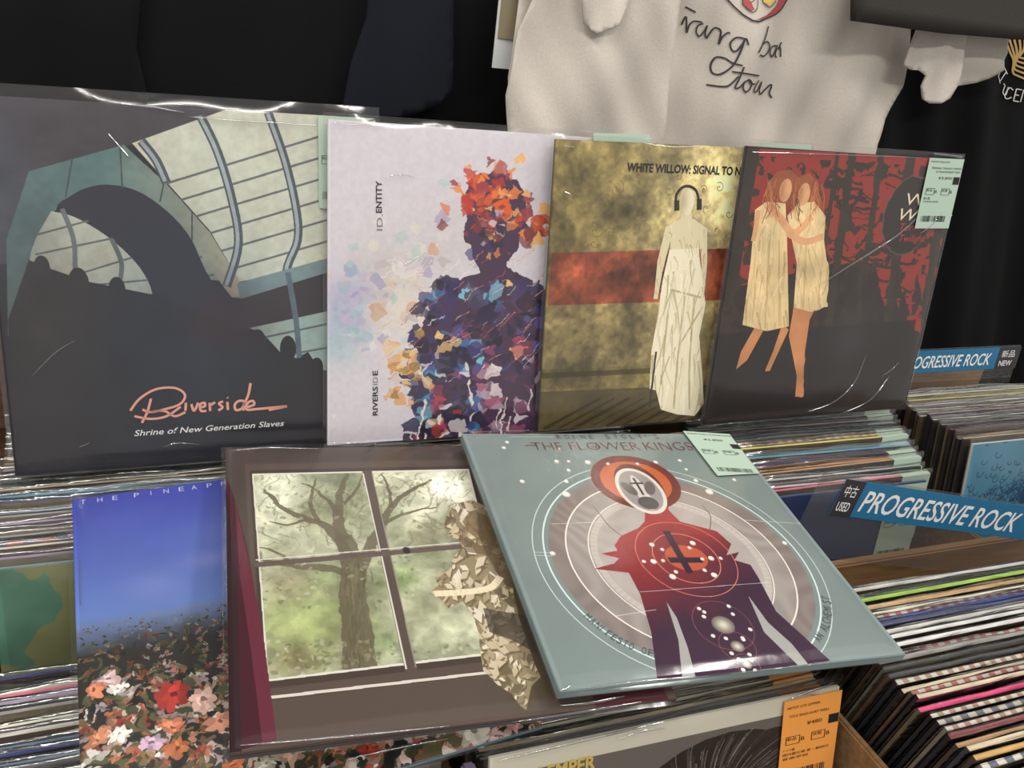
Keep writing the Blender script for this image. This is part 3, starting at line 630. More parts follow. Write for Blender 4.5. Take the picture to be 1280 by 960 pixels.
# ---------------- F: teal cover, rings and dark red silhouette
def artF(L):
    a = Art(1000, (120, 134, 133), L); n = vnoise(1000, 6, 61, 5); r = random.Random(6)
    a.im = a.im*(.95+.1*n[..., None])
    LU, RU = a.uv([(672, 655)])[0], a.uv([(1040, 770)])[0]
    c = (.5*(a.uv([(667, 670)])[0]+a.uv([(1046, 735)])[0])); c = a.uv([(851, 700)])[0]
    R = .385
    a.ell(c, R, R, (150, 142, 138), 1, n=80); 
    m = ((a.U-c[0])**2+(a.V-c[1])**2); rr = np.sqrt(m)
    k = (rr < R)
    w1 = np.sin(60*vnoise(1000, 3, 62, 2)); a.im[k] *= (1+.05*w1[k])[:, None]
    a.im = np.where((k & (rr > R*.86))[..., None], a.im*np.array((.86, .83, .83)), a.im); a.im = np.where((rr < R*.64)[..., None], a.im*.55+np.array((196, 188, 184.))*.45, a.im)
    a.ring(c, R*1.12, .003, (196, 208, 206)); a.ring(c, R*1.04, .005, (206, 222, 220)); a.ring(c, R*.87, .005, (228, 220, 214)); a.ring(c, R*.66, .020, (190, 182, 176), .8); a.ring(c, R*.70, .004, (220, 214, 208))
    # plain dark red figure
    red = (150, 44, 46); pur = (56, 28, 52)
    t = np.clip((c[1]+.16-a.V)*2.6+(a.U-c[0])*1.0+(n-.5)*.6, 0, 1)
    Fg = [(806, 652), (798, 660), (776, 670), (768, 682), (772, 688), (752, 692), (774, 698), (768, 704), (743, 711), (786, 716), (800, 742), (814, 790), (822, 851), (908, 842), (1016, 829), (1038, 826), (1004, 795), (970, 764), (948, 722), (938, 706), (918, 700), (924, 690), (908, 694), (914, 680), (896, 664), (850, 652), (836, 638), (834, 625), (806, 630)]
    a.poly(Fg, red, 1, pur, t)
    tealp = (128, 146, 146)
    a.poly([(833, 752), (846, 772), (860, 810), (870, 848), (853, 850), (848, 800)], (160, 160, 158)); a.poly([(935, 744), (960, 778), (990, 805), (1010, 830), (998, 832), (955, 790)], (160, 160, 158))
    u = a.uv([(795, 602)])[0]; a.ell(u, .150, .135, (104, 40, 36)); a.ell(u, .120, .104, (186, 92, 50)); a.ell((u[0]+.004, u[1]-.02), .078, .11, (96, 38, 36)); u = a.uv([(801, 613)])[0]; a.ell(u, .078, .112, (214, 208, 202)); a.ell(u, .066, .098, (150, 144, 142)); a.ell((u[0], u[1]-.01), .02, .085, (206, 200, 194)); a.ell((u[0]-.036, u[1]+.01), .018, .035, (96, 88, 88), .9, .4); a.ell((u[0]+.036, u[1]+.01), .018, .035, (96, 88, 88), .9, -.4); a.ell((u[0], u[1]-.06), .034, .03, (80, 74, 76)); a.lineuv([(u[0], u[1]+.06), (u[0], u[1]-.02)], .008, (60, 56, 60)); a.lineuv([(u[0]-.022, u[1]+.035), (u[0]+.022, u[1]+.035)], .008, (60, 56, 60))
    u = a.uv([(858, 697)])[0]; a.ell(u, .066, .052, (190, 92, 58), .85); a.ring(u, .10, .0022, (226, 150, 120)); a.ring(u, .15, .0022, (216, 130, 110))
    a.line([(833, 665), (862, 715)], .022, (44, 26, 46)); a.line([(838, 700), (876, 700)], .022, (44, 26, 46))
    for px, s in (((904, 781), .032), ((922, 808), .019), ((934, 831), .013)):
        u = a.uv([px])[0]
        for q in range(8): a.ell(u, s*(1-q/9), s*(1-q/9)*.95, [108+q*14, 100+q*14, 92+q*13])
        a.ring(u, s*2.6, .0015, (190, 120, 120), .6)
        for q in range(4): a.ell((u[0]+s*1.8*math.cos(q*1.57+.6), u[1]+s*1.8*math.sin(q*1.57+.6)), .006, .006, (226, 220, 216))
    dots = [(653, 602, 4), (696, 577, 4), (711, 577, 3), (711, 588, 3.4), (708, 602, 4), (708, 618, 6.5), (691, 692, 4), (699, 562, 3.5), (634, 553, 3.5), (630, 560, 3.5), (735, 578, 5), (820, 578, 4), (850, 576, 3.5), (858, 587, 3), (870, 601, 4), (887, 615, 6.5), (918, 600, 3.5), (981, 679, 4), (815, 681, 4), (828, 687, 3), (866, 679, 4.5), (862, 685, 3), (817, 702, 4.5), (805, 702, 3), (829, 701, 3), (889, 698, 4.5), (878, 699, 3), (901, 698, 3), (841, 721, 5), (845, 715, 3.2), (893, 719, 4.8), (881, 713, 3.2), (874, 761, 3), (911, 758, 3), (938, 787, 3), (880, 771, 3), (760, 580, 3), (797, 580, 3)]
    for x, y, s in dots: a.ell(a.uv([(x, y)])[0], s/470, s/470, (176, 170, 166)); a.ell(a.uv([(x-.4, y-.6)])[0], s/560, s/560, (228, 222, 216))
    for q in ([(640, 546), (692, 546)], [(690, 655), (760, 652)], [(668, 690), (690, 691)], [(668, 694), (690, 695)], [(800, 740), (960, 728)], [(770, 770), (820, 762)], [(930, 650), (1010, 655)]): a.line(q, .0022, (220, 214, 210), .7)
    a.line([(742, 633), (762, 658), (778, 670)], .0026, (90, 80, 80)); a.line([(878, 632), (888, 645), (887, 664)], .0026, (90, 80, 80))
    return a.material('print_teal_rings', .35)
lpF, rF, cF = display('F', 'teal record sleeve with rings and dark red figure, lying on top of the others', artF, EDGE_T, T=.008, seed=17, top=.004, side=.003)
DTEAL = mat('dark_teal_ink', (74, 80, 82), .5); DRED = mat('dark_red_ink', (104, 58, 56), .5)
for i, ch in enumerate("ROINE STOLT'S"):
    if ch == ' ': continue
    x = 697+i*10.2; tx(lpF, cF, .008, ch, (x, 549), (x+(5.2 if ch not in "I'" else 1.2), 549), 5.5, DTEAL)
tx(lpF, cF, .008, 'THE', (667, 563), (705, 563), 10, DRED, bold=-.012); tx(lpF, cF, .008, 'FLOWER', (714, 563), (802, 563), 10, DRED, bold=-.012); tx(lpF, cF, .008, 'KINGS', (808, 563), (868, 563), 10, DRED, bold=-.012)
ribbon(lpF.loc, [[(656, 557), (672, 557)], [(858, 559), (874, 559)], [(739, 559), (751, 559)], [(745, 554), (745, 564)]], 1.0, -.0005, DRED, rF)
def arc_text(lp, cov, T, s, pts, hpx, m):
    P = smooth_pts(pts, 20); L_ = [0]
    for i in range(1, len(P)): L_.append(L_[-1]+np.linalg.norm(P[i]-P[i-1]))
    L_ = np.array(L_); P = np.array(P); step = L_[-1]/len(s)
    for i, ch in enumerate(s):
        if ch == ' ': continue
        a_, b_ = i*step, i*step+step*(.72 if ch != 'I' else .12)
        f = lambda d: (np.interp(d, L_, P[:, 0]), np.interp(d, L_, P[:, 1]))
        p0, p1 = lp.loc(*f(a_)), lp.loc(*f(b_)); q0 = np.array(p0); 
        h = hpx*math.hypot(*(np.array(lp.loc(f(a_)[0]+4, f(a_)[1]))-q0))/4
        text(cov, ch, p0, p1, h, m, -T/2-.0004)
arc_text(lpF, cF, .008, 'MANIFESTO OF', [(729, 771), (754, 792), (782, 809), (818, 822)], 11, DTEAL)
arc_text(lpF, cF, .008, 'AN ALCHEMIST', [(1025, 803), (1036, 786), (1040, 766), (1037, 746)], 10, DTEAL)
sticker(rF, [lpF.loc(853, 541), lpF.loc(911, 545), lpF.loc(948, 594), lpF.loc(896, 597)], GREEN, -.0026,
        [('ROINE STOLT FLOWER KING', .05, .97, .93, .03), ('\u00a52,850', .3, .7, .80, .04)]+STD, seed=2)

# ---------------- H: cream bordered sleeve in the front bin
def artH(L):
    a = Art(700, (206, 201, 184), L); n = vnoise(700, 6, 71, 4); r = random.Random(2)
    q = [a.uv([(640, 967)])[0], a.uv([(986, 893)])[0]]; v0 = (q[0][1]+q[1][1])/2
    u1 = .985
    a.polyuv([(.06, v0), (u1, v0), (u1, .06), (.06, .06)], (104, 98, 92), 1)
    a.ell((.66, v0-.30), .34, .285, (40, 34, 30)); a.ell((.80, v0-.2), .2, .17, (44, 38, 34))
    for _ in range(260):
        th = r.uniform(.3, 2.9); rr = r.uniform(.16, .29); P = [(.66+1.12*(rr-k*.06)*math.cos(th+k*.10), v0-.30+(rr-k*.05)*math.sin(th+k*.10)) for k in np.linspace(0, 1.6, 6)]
        a.lineuv(P, .0025, r.choice([(92, 82, 74), (150, 140, 128), (66, 56, 50), (26, 22, 20)]), .7)
    a.ell((.6, v0-.5), .16, .22, (176, 160, 146))
    return a.material('print_cream_portrait', .4)
lpH, rH, cH = display('H', 'cream bordered record sleeve with orange price sticker standing in the front bin', artH, mat('cream_card_edge', (206, 200, 186), .6), seed=18, top=.010)
YEL = mat('yellow_ink', (206, 176, 96), .5)
tx(lpH, cH, .004, 'UTE', (640, 985), (672, 977), 18, YEL, bold=.03)
tx(lpH, cH, .004, 'LEMPER', (673, 976), (744, 960), 18, YEL, bold=.03)
tx(lpH, cH, .004, 'UTE LEMPER SINGS KURT WEILL', (758, 920), (797, 911), 3, INK)
sticker(rH, [lpH.loc(978, 875), lpH.loc(1050, 860), lpH.loc(1036, 967), lpH.loc(968, 982)], ORANGE, -.0030,
        [('ARTIST UTE LEMPER', .05, .62, .90, .03), ('TITLE SINGS KURT WEILL', .1, .8, .80, .03), ('\u00a5480', .42, .68, .68, .045), ('\u4e2d\u53e4', .82, .96, .67, .02), ('\u30c9\u30a4\u30c4\u76e4', .05, .25, .41, .025), ('\u56fd\u5185\u76e4\u4ed5\u69d8 \u5e2f\u30fb\u89e3\u8aac\u4ed8', .05, .85, .36, .025), ('\u97f3\u697d\u5b66\u6821', .05, .5, .31, .025)]+STD, seed=3)

# corner stickers that show behind neighbours
sticker(rA, [lpA.loc(397, 145), lpA.loc(445, 147), lpA.loc(445, 262), lpA.loc(398, 260)], GREEN, -.0030, STD, seed=4)
sticker(rB, [lpB.loc(740, 166), lpB.loc(810, 168), lpB.loc(810, 270), lpB.loc(740, 268)], GREEN, -.0030, STD, seed=5)
sticker(rC, [lpC.loc(951, 178), lpC.loc(1012, 181), lpC.loc(1005, 270), lpC.loc(945, 268)], GREEN, -.0030, STD, seed=6)

def crease(lp, root, pts, w, lift=.0016):
    P = smooth_pts(pts, 6); vs = []; fs = []; n = len(P); base = -.0005-lift; K = 5
    for i, p in enumerate(P):
        q = np.array(lp.loc(*p)); d = np.array(lp.loc(*P[min(i+1, n-1)]))-np.array(lp.loc(*P[max(i-1, 0)])); d = d/(np.linalg.norm(d) or 1); m_ = np.array([-d[1], d[0]])
        k = math.sin(math.pi*(i+.5)/n)**.6
        for j in range(K):
            th = math.pi*j/(K-1); a = q+m_*w*k*math.cos(th)/2; vs.append((a[0], base-w*k*.5*math.sin(th), a[1]))
    for i in range(n-1):
        for j in range(K-1): a = i*K+j; fs.append((a, a+K, a+K+1, a+1))
    link('sleeve_crease', mesh(vs, fs), CREASE, root, smooth=True)
for lp_, r_0, L_ in ((lpA, rA, [([(236, 146), (300, 151), (398, 157)], .0022), ([(150, 130), (190, 134), (230, 141)], .003), ([(100, 558), (112, 553)], .002), ([(205, 558), (222, 553), (250, 555)], .0018), ([(40, 470), (70, 440), (95, 425)], .0015), ([(136, 168), (160, 195)], .0012)]),
        (lpB, rB, [([(480, 222), (500, 218), (520, 222)], .0016), ([(416, 154), (480, 158)], .002), ([(505, 330), (520, 322), (536, 312)], .0014), ([(560, 430), (590, 415)], .0014), ([(416, 553), (470, 553)], .002)]),
        (lpC, rC, [([(702, 182), (716, 184)], .003), ([(705, 240), (712, 243)], .002), ([(800, 172+6), (840, 184), (880, 182)], .0016)]),
        (lpD, rD, [([(1022, 356), (1060, 332), (1092, 312), (1122, 292), (1155, 262)], .0026), ([(1148, 292), (1165, 278), (1180, 258)], .0026), ([(1008, 514), (1040, 502), (1066, 478), (1082, 440)], .0014), ([(1050, 516), (1085, 500), (1110, 470)], .0012), ([(940, 190), (1060, 194), (1150, 197)], .0016), ([(1100, 470), (1112, 462), (1122, 452)], .0014), ([(1165, 192), (1200, 196)], .004)]),
        (lpE, rE, [([(300, 934), (420, 924), (560, 910)], .002), ([(290, 566), (330, 562), (400, 563)], .0016), ([(640, 905), (720, 893), (800, 880)], .0022), ([(700, 884), (740, 880), (780, 872)], .0028)]),
        (lpF, rF, [([(735, 862), (790, 855), (870, 848)], .0022), ([(700, 866), (712, 860)], .0022), ([(590, 542), (660, 540)], .0014)]),
        (lpG, rG, [([(430, 952), (500, 936), (560, 925)], .002), ([(100, 700), (101, 760)], .0012)]),
        (lpH, rH, [([(620, 949), (720, 925), (830, 900)], .0025), ([(770, 922), (800, 912), (830, 908)], .002), ([(985, 872), (1010, 862), (1040, 852)], .003), ([(1000, 866), (1022, 866)], .002)])):
    for pts, w_ in L_: crease(lp_, r_0, pts, w_)

# ------------------------------------------------------------------ bins
Z = lambda z: z+H0
def tag(o, label, cat, group=None):
    o['label'] = label; o['category'] = cat
    if group: o['group'] = group
    return o
bin_ = empty('record_bin', m4(np.eye(3), (0.35, .55, Z(-.85))), 'wooden record browser bin with two rows of open compartments', 'bin')
def bpart(name, x0, x1, y0, y1, z0, z1, m=WOOD, bev=.002):
    me = boxmesh(x0, x1, y0, y1, z0, z1, bev); o = link(name, me, m, bin_); o.matrix_parent_inverse = bin_.matrix_world.inverted()
    return o
COLX = [-.169, .179, .525, .900, 1.255]
XL, XR = COLX[0]-.35, COLX[-1]+.02
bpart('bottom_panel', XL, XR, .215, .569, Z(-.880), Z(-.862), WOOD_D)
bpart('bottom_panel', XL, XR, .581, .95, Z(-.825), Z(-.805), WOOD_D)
bpart('front_panel', XL, XR, .20, .215, Z(-.880), Z(-.60))
bpart('back_panel', XL, XR, .95, .962, Z(-.825), Z(-.47))
bpart('middle_rail', XL, XR, .569, .581, Z(-.880), Z(-.530))
for x in [XL+.01]+COLX[:-1]+[XR-.01]:
    bpart('divider', x-.004, x+.004, .215, .569, Z(-.862), Z(-.545) if abs(x-.527) < .01 else (Z(-.64) if abs(x-.9) < .01 else Z(-.56)))
for x in (XL+.01, -.172, .9125, XR-.01): bpart('divider', x-.003, x+.003, .581, .95, Z(-.805), Z(-.55))
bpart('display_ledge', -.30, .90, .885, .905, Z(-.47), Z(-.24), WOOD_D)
bpart('leg', XL, XL+.05, .22, .27, .001, Z(-.880)); bpart('leg', XR-.05, XR, .22, .27, .001, Z(-.880)); bpart('leg', XL, XL+.05, .9, .94, .001, Z(-.825)); bpart('leg', XR-.05, XR, .9, .94, .001, Z(-.825))

ORD = ['frontmost', 'second', 'third', 'fourth', 'fifth', 'sixth', 'seventh', 'eighth', 'ninth', 'tenth', 'eleventh', 'twelfth', 'thirteenth', 'fourteenth', 'fifteenth', 'sixteenth', 'seventeenth', 'eighteenth', 'nineteenth']
TENS = {20: 'twenty', 30: 'thirty', 40: 'forty', 50: 'fifty'}
def ordw(i):
    i += 1
    if i < 20: return ORD[i-1]
    if i % 10 == 0: return {20: 'twentieth', 30: 'thirtieth', 40: 'fortieth', 50: 'fiftieth'}[i]
    return TENS[i//10*10]+'-'+['', 'first', 'second', 'third', 'fourth', 'fifth', 'sixth', 'seventh', 'eighth', 'ninth'][i % 10]

PAL = [('cream', (214, 204, 180)), ('white', (222, 220, 216)), ('grey', (140, 138, 134)), ('dark grey', (70, 70, 72)), ('black', (32, 32, 34)), ('tan', (176, 142, 96)), ('navy', (44, 54, 96)),
       ('pale grey', (184, 182, 176)), ('brown', (96, 66, 50)), ('slate blue', (96, 116, 136)), ('lilac', (150, 136, 160)), ('beige', (196, 180, 152)), ('charcoal', (50, 52, 56))]
EXTRA = {'orange': (206, 128, 66), 'magenta': (206, 44, 104), 'red': (176, 52, 48), 'blue': (44, 66, 140), 'lime green': (140, 176, 60), 'maroon': (110, 40, 50), 'teal': (34, 84, 80), 'yellow': (206, 190, 96), 'olive green': (110, 122, 84), 'pink': (206, 110, 130), 'gold': (190, 150, 76), 'dark blue': (46, 62, 108), 'sky blue': (84, 140, 164), 'purple': (74, 60, 120), 'light brown': (168, 128, 88)}
def striped(col, col2, sc):
    m = bpy.data.materials.new('banded_spine'); m.use_nodes = True; nt = m.node_tree; b = nt.nodes['Principled BSDF']
    tc = nt.nodes.new('ShaderNodeTexCoord'); sp = nt.nodes.new('ShaderNodeSeparateXYZ'); mu = nt.nodes.new('ShaderNodeMath'); mu.operation = 'MULTIPLY'; mu.inputs[1].default_value = sc
    fr = nt.nodes.new('ShaderNodeMath'); fr.operation = 'FRACT'; gt = nt.nodes.new('ShaderNodeMath'); gt.operation = 'GREATER_THAN'; gt.inputs[1].default_value = .5
    mx = nt.nodes.new('ShaderNodeMix'); mx.data_type = 'RGBA'; mx.inputs[6].default_value = lin(col); mx.inputs[7].default_value = lin(col2)
    nt.links.new(tc.outputs['Object'], sp.inputs[0]); nt.links.new(sp.outputs[0], mu.inputs[0]); nt.links.new(mu.outputs[0], fr.inputs[0]); nt.links.new(fr.outputs[0], gt.inputs[0])
    nt.links.new(gt.outputs[0], mx.inputs[0]); nt.links.new(mx.outputs[2], b.inputs['Base Color']); b.inputs['Roughness'].default_value = .5
    return m
STR = {'red and blue striped': striped((190, 72, 50), (60, 66, 120), 42), 'red and white striped': striped((160, 76, 70), (186, 174, 164), 70), 'grey and white striped': striped((84, 82, 84), (176, 170, 160), 60), 'blue and white striped': striped((70, 84, 110), (206, 200, 186), 60), 'tan and grey striped': striped((150, 120, 96), (196, 190, 180), 80)}
def cover_mat(nm, col):
    # spine print: broken along the sleeve by stretched noise
    return mat(nm.replace(' ', '_')+'_card', col, .5, noise=.30, scale=5, grain=(9, 60, 60))
FILMS = []
def bin_film(seed):
    r = random.Random(seed); nx = 26; W = .322; vs = []; prof = [(-1, -.157), (-1, .06), (-1, .12), (-1, .150), (-.9, .1595), (-.4, .1625), (.4, .1622), (.9, .1590), (1, .148), (1, .10), (1, -.157)]
    ph = [r.uniform(0, 6.28) for _ in range(8)]
    for s_, z in prof:
        for i in range(nx+1):
            x = -W/2+W*i/nx; k = max(0, (z-.10)/.06)
            yy = .0025*s_ + k*(.0002*math.sin(23*x+ph[0]+z*40)+.0002*math.sin(83*x+ph[1]))*(1 if abs(s_) == 1 else 2)
            zz = z+(k*.0013*math.sin(17*x+ph[3])+k*.0008*math.sin(56*x+ph[4]) if z > .155 else 0)
            vs.append((x, yy, zz))
    fs = [(j*(nx+1)+i, j*(nx+1)+i+1, (j+1)*(nx+1)+i+1, (j+1)*(nx+1)+i) for j in range(len(prof)-1) for i in range(nx)]
    me = mesh(vs, fs); me.materials.append(FILM_BIN); me.polygons.foreach_set('use_smooth', [True]*len(me.polygons)); return me
FILMS = [bin_film(k) for k in range(6)]
CARD = {}
SIDES = [mat('dark_card_side', c_, .6, noise=.3, scale=30) for c_ in ((46, 42, 42), (70, 60, 50), (34, 33, 36), (96, 84, 66), (58, 58, 62), (84, 66, 52), (120, 112, 98))]  # mostly dark browns and greys for every side but the top edge
def card_mesh(T):
    me = boxmesh(-.157, .157, -T/2, T/2, -.157, .157)
    for p in me.polygons: p.material_index = 0 if p.normal.z > .5 else 1
    return me
rr = random.Random(20)
def stack(name, group, xs, ys, lean, ztop, special, n_film=1.0, stick=None, thick=(.0032, .0044), scol=None, jit=.003, seed=0):
    """ys: front-to-back y of the top edges; xs(y)->left x ; ztop(y)"""
    r = random.Random(seed); out = []
    for i, y in enumerate(ys):
        L = math.radians(lean(y) if callable(lean) else lean)+r.uniform(-.0006, .0006)
        W = .314; x = xs(y)+r.uniform(-jit, jit)+W/2; z = ztop(y)+r.uniform(-.0045, .0035)
        R = Rm(L, r.uniform(-.0008, .0008), r.uniform(-3.0, 3.0)*jit)
        t = np.array([x, y, Z(z)])-R@np.array([0, 0, W/2])
        T = r.uniform(*thick)
        if i in special:
            nm = special[i]
            m = STR[nm] if nm in STR else cover_mat(nm, EXTRA.get(nm) or dict(PAL)[nm])
        else:
            nm, col = r.choice(PAL); m = cover_mat(nm, col)
        o = empty('vinyl_record', m4(R, t), '%s edged record, %s in the %s' % (nm, ordw(i)+('' if i == 0 else ' from front'), name), 'record', group)
        c = link('cover', card_mesh(T), [m, r.choice(SIDES)], o)
        f = bpy.data.objects.new('plastic_sleeve', FILMS[r.randrange(6)]); C.objects.link(f); f.parent = o
        f.scale = (r.choice([1, -1])*1.0, 1, 1)
        if stick and r.random() < stick:
            vs = [(.115, -.0030, .157), (.158, -.0030, .157), (.158, -.0030, .07), (.115, -.0030, .07)]
            top = [(.115, T/2, .1578), (.158, T/2, .1578)]
            me = mesh(vs+top, [(0, 3, 2, 1), (4, 0, 1, 5)]); link('price_sticker', me, mat('sticker_paper', scol or GREEN, .5), o)
        out.append(o)
    return out
def arange(a, b, s, seed, j=.25):
    r = random.Random(seed); y = a; out = []
    while y < b: out.append(y); y += s*(1+r.uniform(0, j))
    return out
G_ = dict(a=0)
zl = lambda y: -.460+(y-.7)*.19
# left column
stack('near left bin', 'records in the near left bin', lambda y: -.150, arange(.405, .560, .0064, 1), 3, lambda y: zl(y)-.016, {8: 'cream', 13: 'navy', 16: 'cream', 19: 'pink', 21: 'navy', 23: 'grey and white striped', 25: 'orange', 26: 'white', 3: 'navy', 5: 'cream'}, seed=1)
s_ = stack('back left bin', 'records in the back left bin', lambda y: -.156, arange(.662, .86, .0064, 2), 9, lambda y: zl(y)-(.013 if y > .728 else 0), {1: 'cream', 2: 'red and blue striped', 4: 'brown', 6: 'grey', 7: 'slate blue', 8: 'navy', 9: 'sky blue', 12: 'cream', 13: 'beige', 14: 'teal'}, seed=2)
# centre column
stack('front centre bin', 'records in the front centre bin', lambda y: .193, arange(.418, .520, .0067, 3), 13, lambda y: -.521, {0: 'grey', 1: 'beige', 2: 'cream', 3: 'pale grey'}, stick=.6, scol=ORANGE, seed=3)
stack('back centre bin', 'records in the back centre bin', lambda y: .175, arange(.640, .85, .0068, 4), 8, lambda y: -.468, {}, jit=.0005, seed=4)
# lower right column
stack('near right bin', 'records in the near right bin', lambda y: .541-(y-.25)*.02, arange(.262, .482, .0065, 5), -13, lambda y: -.482,
      {0: 'gold', 1: 'yellow', 2: 'gold', 3: 'blue and white striped', 4: 'gold', 5: 'beige', 6: 'light brown', 7: 'maroon', 8: 'tan and grey striped', 9: 'grey and white striped', 10: 'tan and grey striped', 11: 'magenta', 12: 'beige', 13: 'red and white striped', 14: 'beige', 15: 'tan and grey striped', 16: 'black', 17: 'black', 18: 'grey', 19: 'red and white striped', 20: 'white', 21: 'white', 22: 'pale grey', 23: 'navy', 24: 'blue', 25: 'red and white striped', 26: 'cream', 27: 'tan', 28: 'lime green', 29: 'black', 30: 'pale grey', 31: 'white', 32: 'pale grey', 33: 'white'}, seed=5)
# back right-of-centre column
midx = lambda y: .489+(y-.60)*.47
stack('back bin right of centre', 'records in the back bin right of centre', midx, arange(.632, .80, .0062, 6), 5, lambda y: -.462+(y-.7)*.05,
      {0: 'pink', 1: 'white', 2: 'black', 3: 'white', 4: 'light brown', 5: 'orange', 6: 'black', 7: 'purple', 8: 'sky blue', 9: 'teal', 10: 'teal', 11: 'yellow', 12: 'red and white striped', 13: 'dark grey', 14: 'teal', 15: 'charcoal', 16: 'dark grey', 17: 'grey', 18: 'black', 19: 'teal', 20: 'dark grey', 21: 'grey', 22: 'charcoal', 23: 'dark grey', 24: 'black'}, stick=.75, seed=6)
# far right column
stack('far right back bin', 'records in the far right back bin', lambda y: .925, arange(.681, .815, .0067, 7), 10, lambda y: -.455,
      {0: 'tan', 1: 'grey', 2: 'charcoal', 3: 'maroon', 4: 'black', 5: 'grey', 6: 'black', 7: 'pale grey', 8: 'navy', 9: 'light brown', 10: 'white', 11: 'pale grey', 12: 'grey', 13: 'white', 14: 'yellow', 15: 'pale grey', 16: 'cream', 17: 'pale grey', 18: 'white'}, seed=7)  # rear edge colours whitened to stand in for glare on the sleeves

# face-on sleeves at the front of stacks
def facing(label, x, y, z, lean, fn, edge, yaw=0, roll=0, stick=None):
    R = Rm(math.radians(lean), yaw, roll); t = np.array([x, y, Z(z)])-R@np.array([0, 0, .157])
    class P:
        @staticmethod
        def uv(px, py): return (0, 0)
    o = empty('vinyl_record', m4(R, t), label, 'record'); card(None, .314, .004, fn(P), edge, o)
    f = link('plastic_sleeve', sleeve_mesh(.314, .004, .008, 31, n=20), FILM, o, smooth=True)
    if stick: sticker(o, stick, GREEN, -.0040, [('THE LONG', .1, .5, .9, .03), ('\u00a52,850', .35, .72, .70, .035)]+STD, seed=9)
    return o
def artGreen(L):
    a = Art(256, (122, 126, 88), L); n = vnoise(256, 4, 81, 4); k = (n > .52)[..., None]; a.im = np.where(k, np.array((84, 122, 104.)), a.im); a.mul(.85+.3*vnoise(256, 8, 82)); return a.material('print_green_brushwork', .35)
def artBlue(L):
    a = Art(64, (48, 62, 106), L); a.mul(.9+.2*vnoise(64, 4, 83)); return a.material('print_plain_blue', .35)
def artTree(L):
    a = Art(512, (70, 122, 146), L); r = random.Random(5); a.mul(.9+.2*vnoise(512, 6, 84))
    for _ in range(420):
        th = r.uniform(0, 3.3); d = abs(r.gauss(0, .22)); u = .42+d*math.cos(th)*1.2; v = .72+d*math.sin(th)*.6; q = np.linspace(0, 4, 10); s = r.uniform(.01, .03)
        a.lineuv(np.stack([u+s*np.cos(q+th)*q/4, v+s*np.sin(q+th)*q/4], 1), .005, (34, 66, 92), .8)
    a.lineuv([(.42, 0), (.42, .4), (.40, .7)], .05, (34, 66, 92)); return a.material('print_blue_tangle', .35)
facing('green brushwork record sleeve leaning in the gap of the left bin', .007, .646, -.468, 10, artGreen, EDGE_U)
facing('plain dark blue record sleeve with green price sticker behind the used divider sign', .492+.157, .621, -.467, 5, artBlue, mat('blue_edge', (70, 84, 120), .5), stick=[(.102, .156), (.157, .156), (.157, .05), (.102, .05)])
facing('blue record sleeve printed with a dark tangled tree, front of far right bin', .925+.157, .668, -.455, 10.5, artTree, mat('cream_card_edge', (206, 200, 186), .6))

# ------------------------------------------------------------------ divider signs
BLUE = mat('sign_blue', (36, 104, 142), .4); DARK = mat('sign_dark', (48, 46, 48), .4)
def sign(label, R, c, W, strip, depth, dark_left, words, small, m0, m1, tx0, tx1, th, sx):
    """c = world point of the strip's top-left corner"""
    o = empty('divider_sign', m4(R, c), label, 'sign')
    link('clear_panel', boxmesh(-.03 if dark_left else 0, W, 0, .0015, -depth, .002, .0004), ACRYL, o)
    st = link('header_strip', boxmesh(0, W-.002, -.0012, -.0004, -strip, 0), BLUE, o)
    link('header_block', boxmesh(m0, m1, -.0018, -.0013, -strip, 0), DARK, o)
    text(st, words, (tx0, -strip*.5-th/2), (tx1, -strip*.5-th/2), th, WHITE_INK, -.0016, shear=.18, bold=.012)
    text(st, small[0], (sx, -strip*.44), (sx+(m1-m0)*.62, -strip*.44), strip*.26, WHITE_INK, -.0022)
    text(st, small[1], (sx-.001, -strip*.86), (sx+(m1-m0)*.58, -strip*.86), strip*.26, WHITE_INK, -.0022, bold=.01)
    return o
# USED sign: corner points measured on the tilted card
TLp = at_y(1058, 598, .560)
Ru = Rm(math.radians(1), -.07, .195)
sign('clear divider with blue header reading progressive rock used, front right', Ru, TLp, .33, .042, .095, True, 'PROGRESSIVE ROCK', ('\u4e2d\u53e4', 'USED'), 0, .026, .032, .262, .0255, .004)
TL2 = at_y(1112, 440, .835)
Rn = Rm(math.radians(4), 0.0, .0)
sign('clear divider with blue header reading progressive rock new, far right back', Rn, TL2, .255, .034, .20, False, 'PROGRESSIVE ROCK', ('\u65b0\u54c1', 'NEW'), .212, .255, .028, .198, .019, .218)

# small clear holder and grey-violet post between the two near bins
p = at_z(590, 932, Z(-.50)); post = link('bin_post', boxmesh(-.0052, .0052, -.0052, .0052, -.048, 0, .002), mat('violet_grey_metal', (120, 108, 132), .35, metal=.3), mw=m4(np.eye(3), (.1795, .405, Z(-.511))))
tag(post, 'thin violet grey post beside the cream bordered sleeve', 'post')
p = at_z(545, 950, Z(-.53)); hold = link('card_holder', boxmesh(-.040, .024, -.001, .001, -.30, .010, .0008), ACRYL, mw=m4(Rm(.0, .03, -.03), (.135, .372, Z(-.548))))
tag(hold, 'small clear plastic holder left of the violet grey post', 'holder')

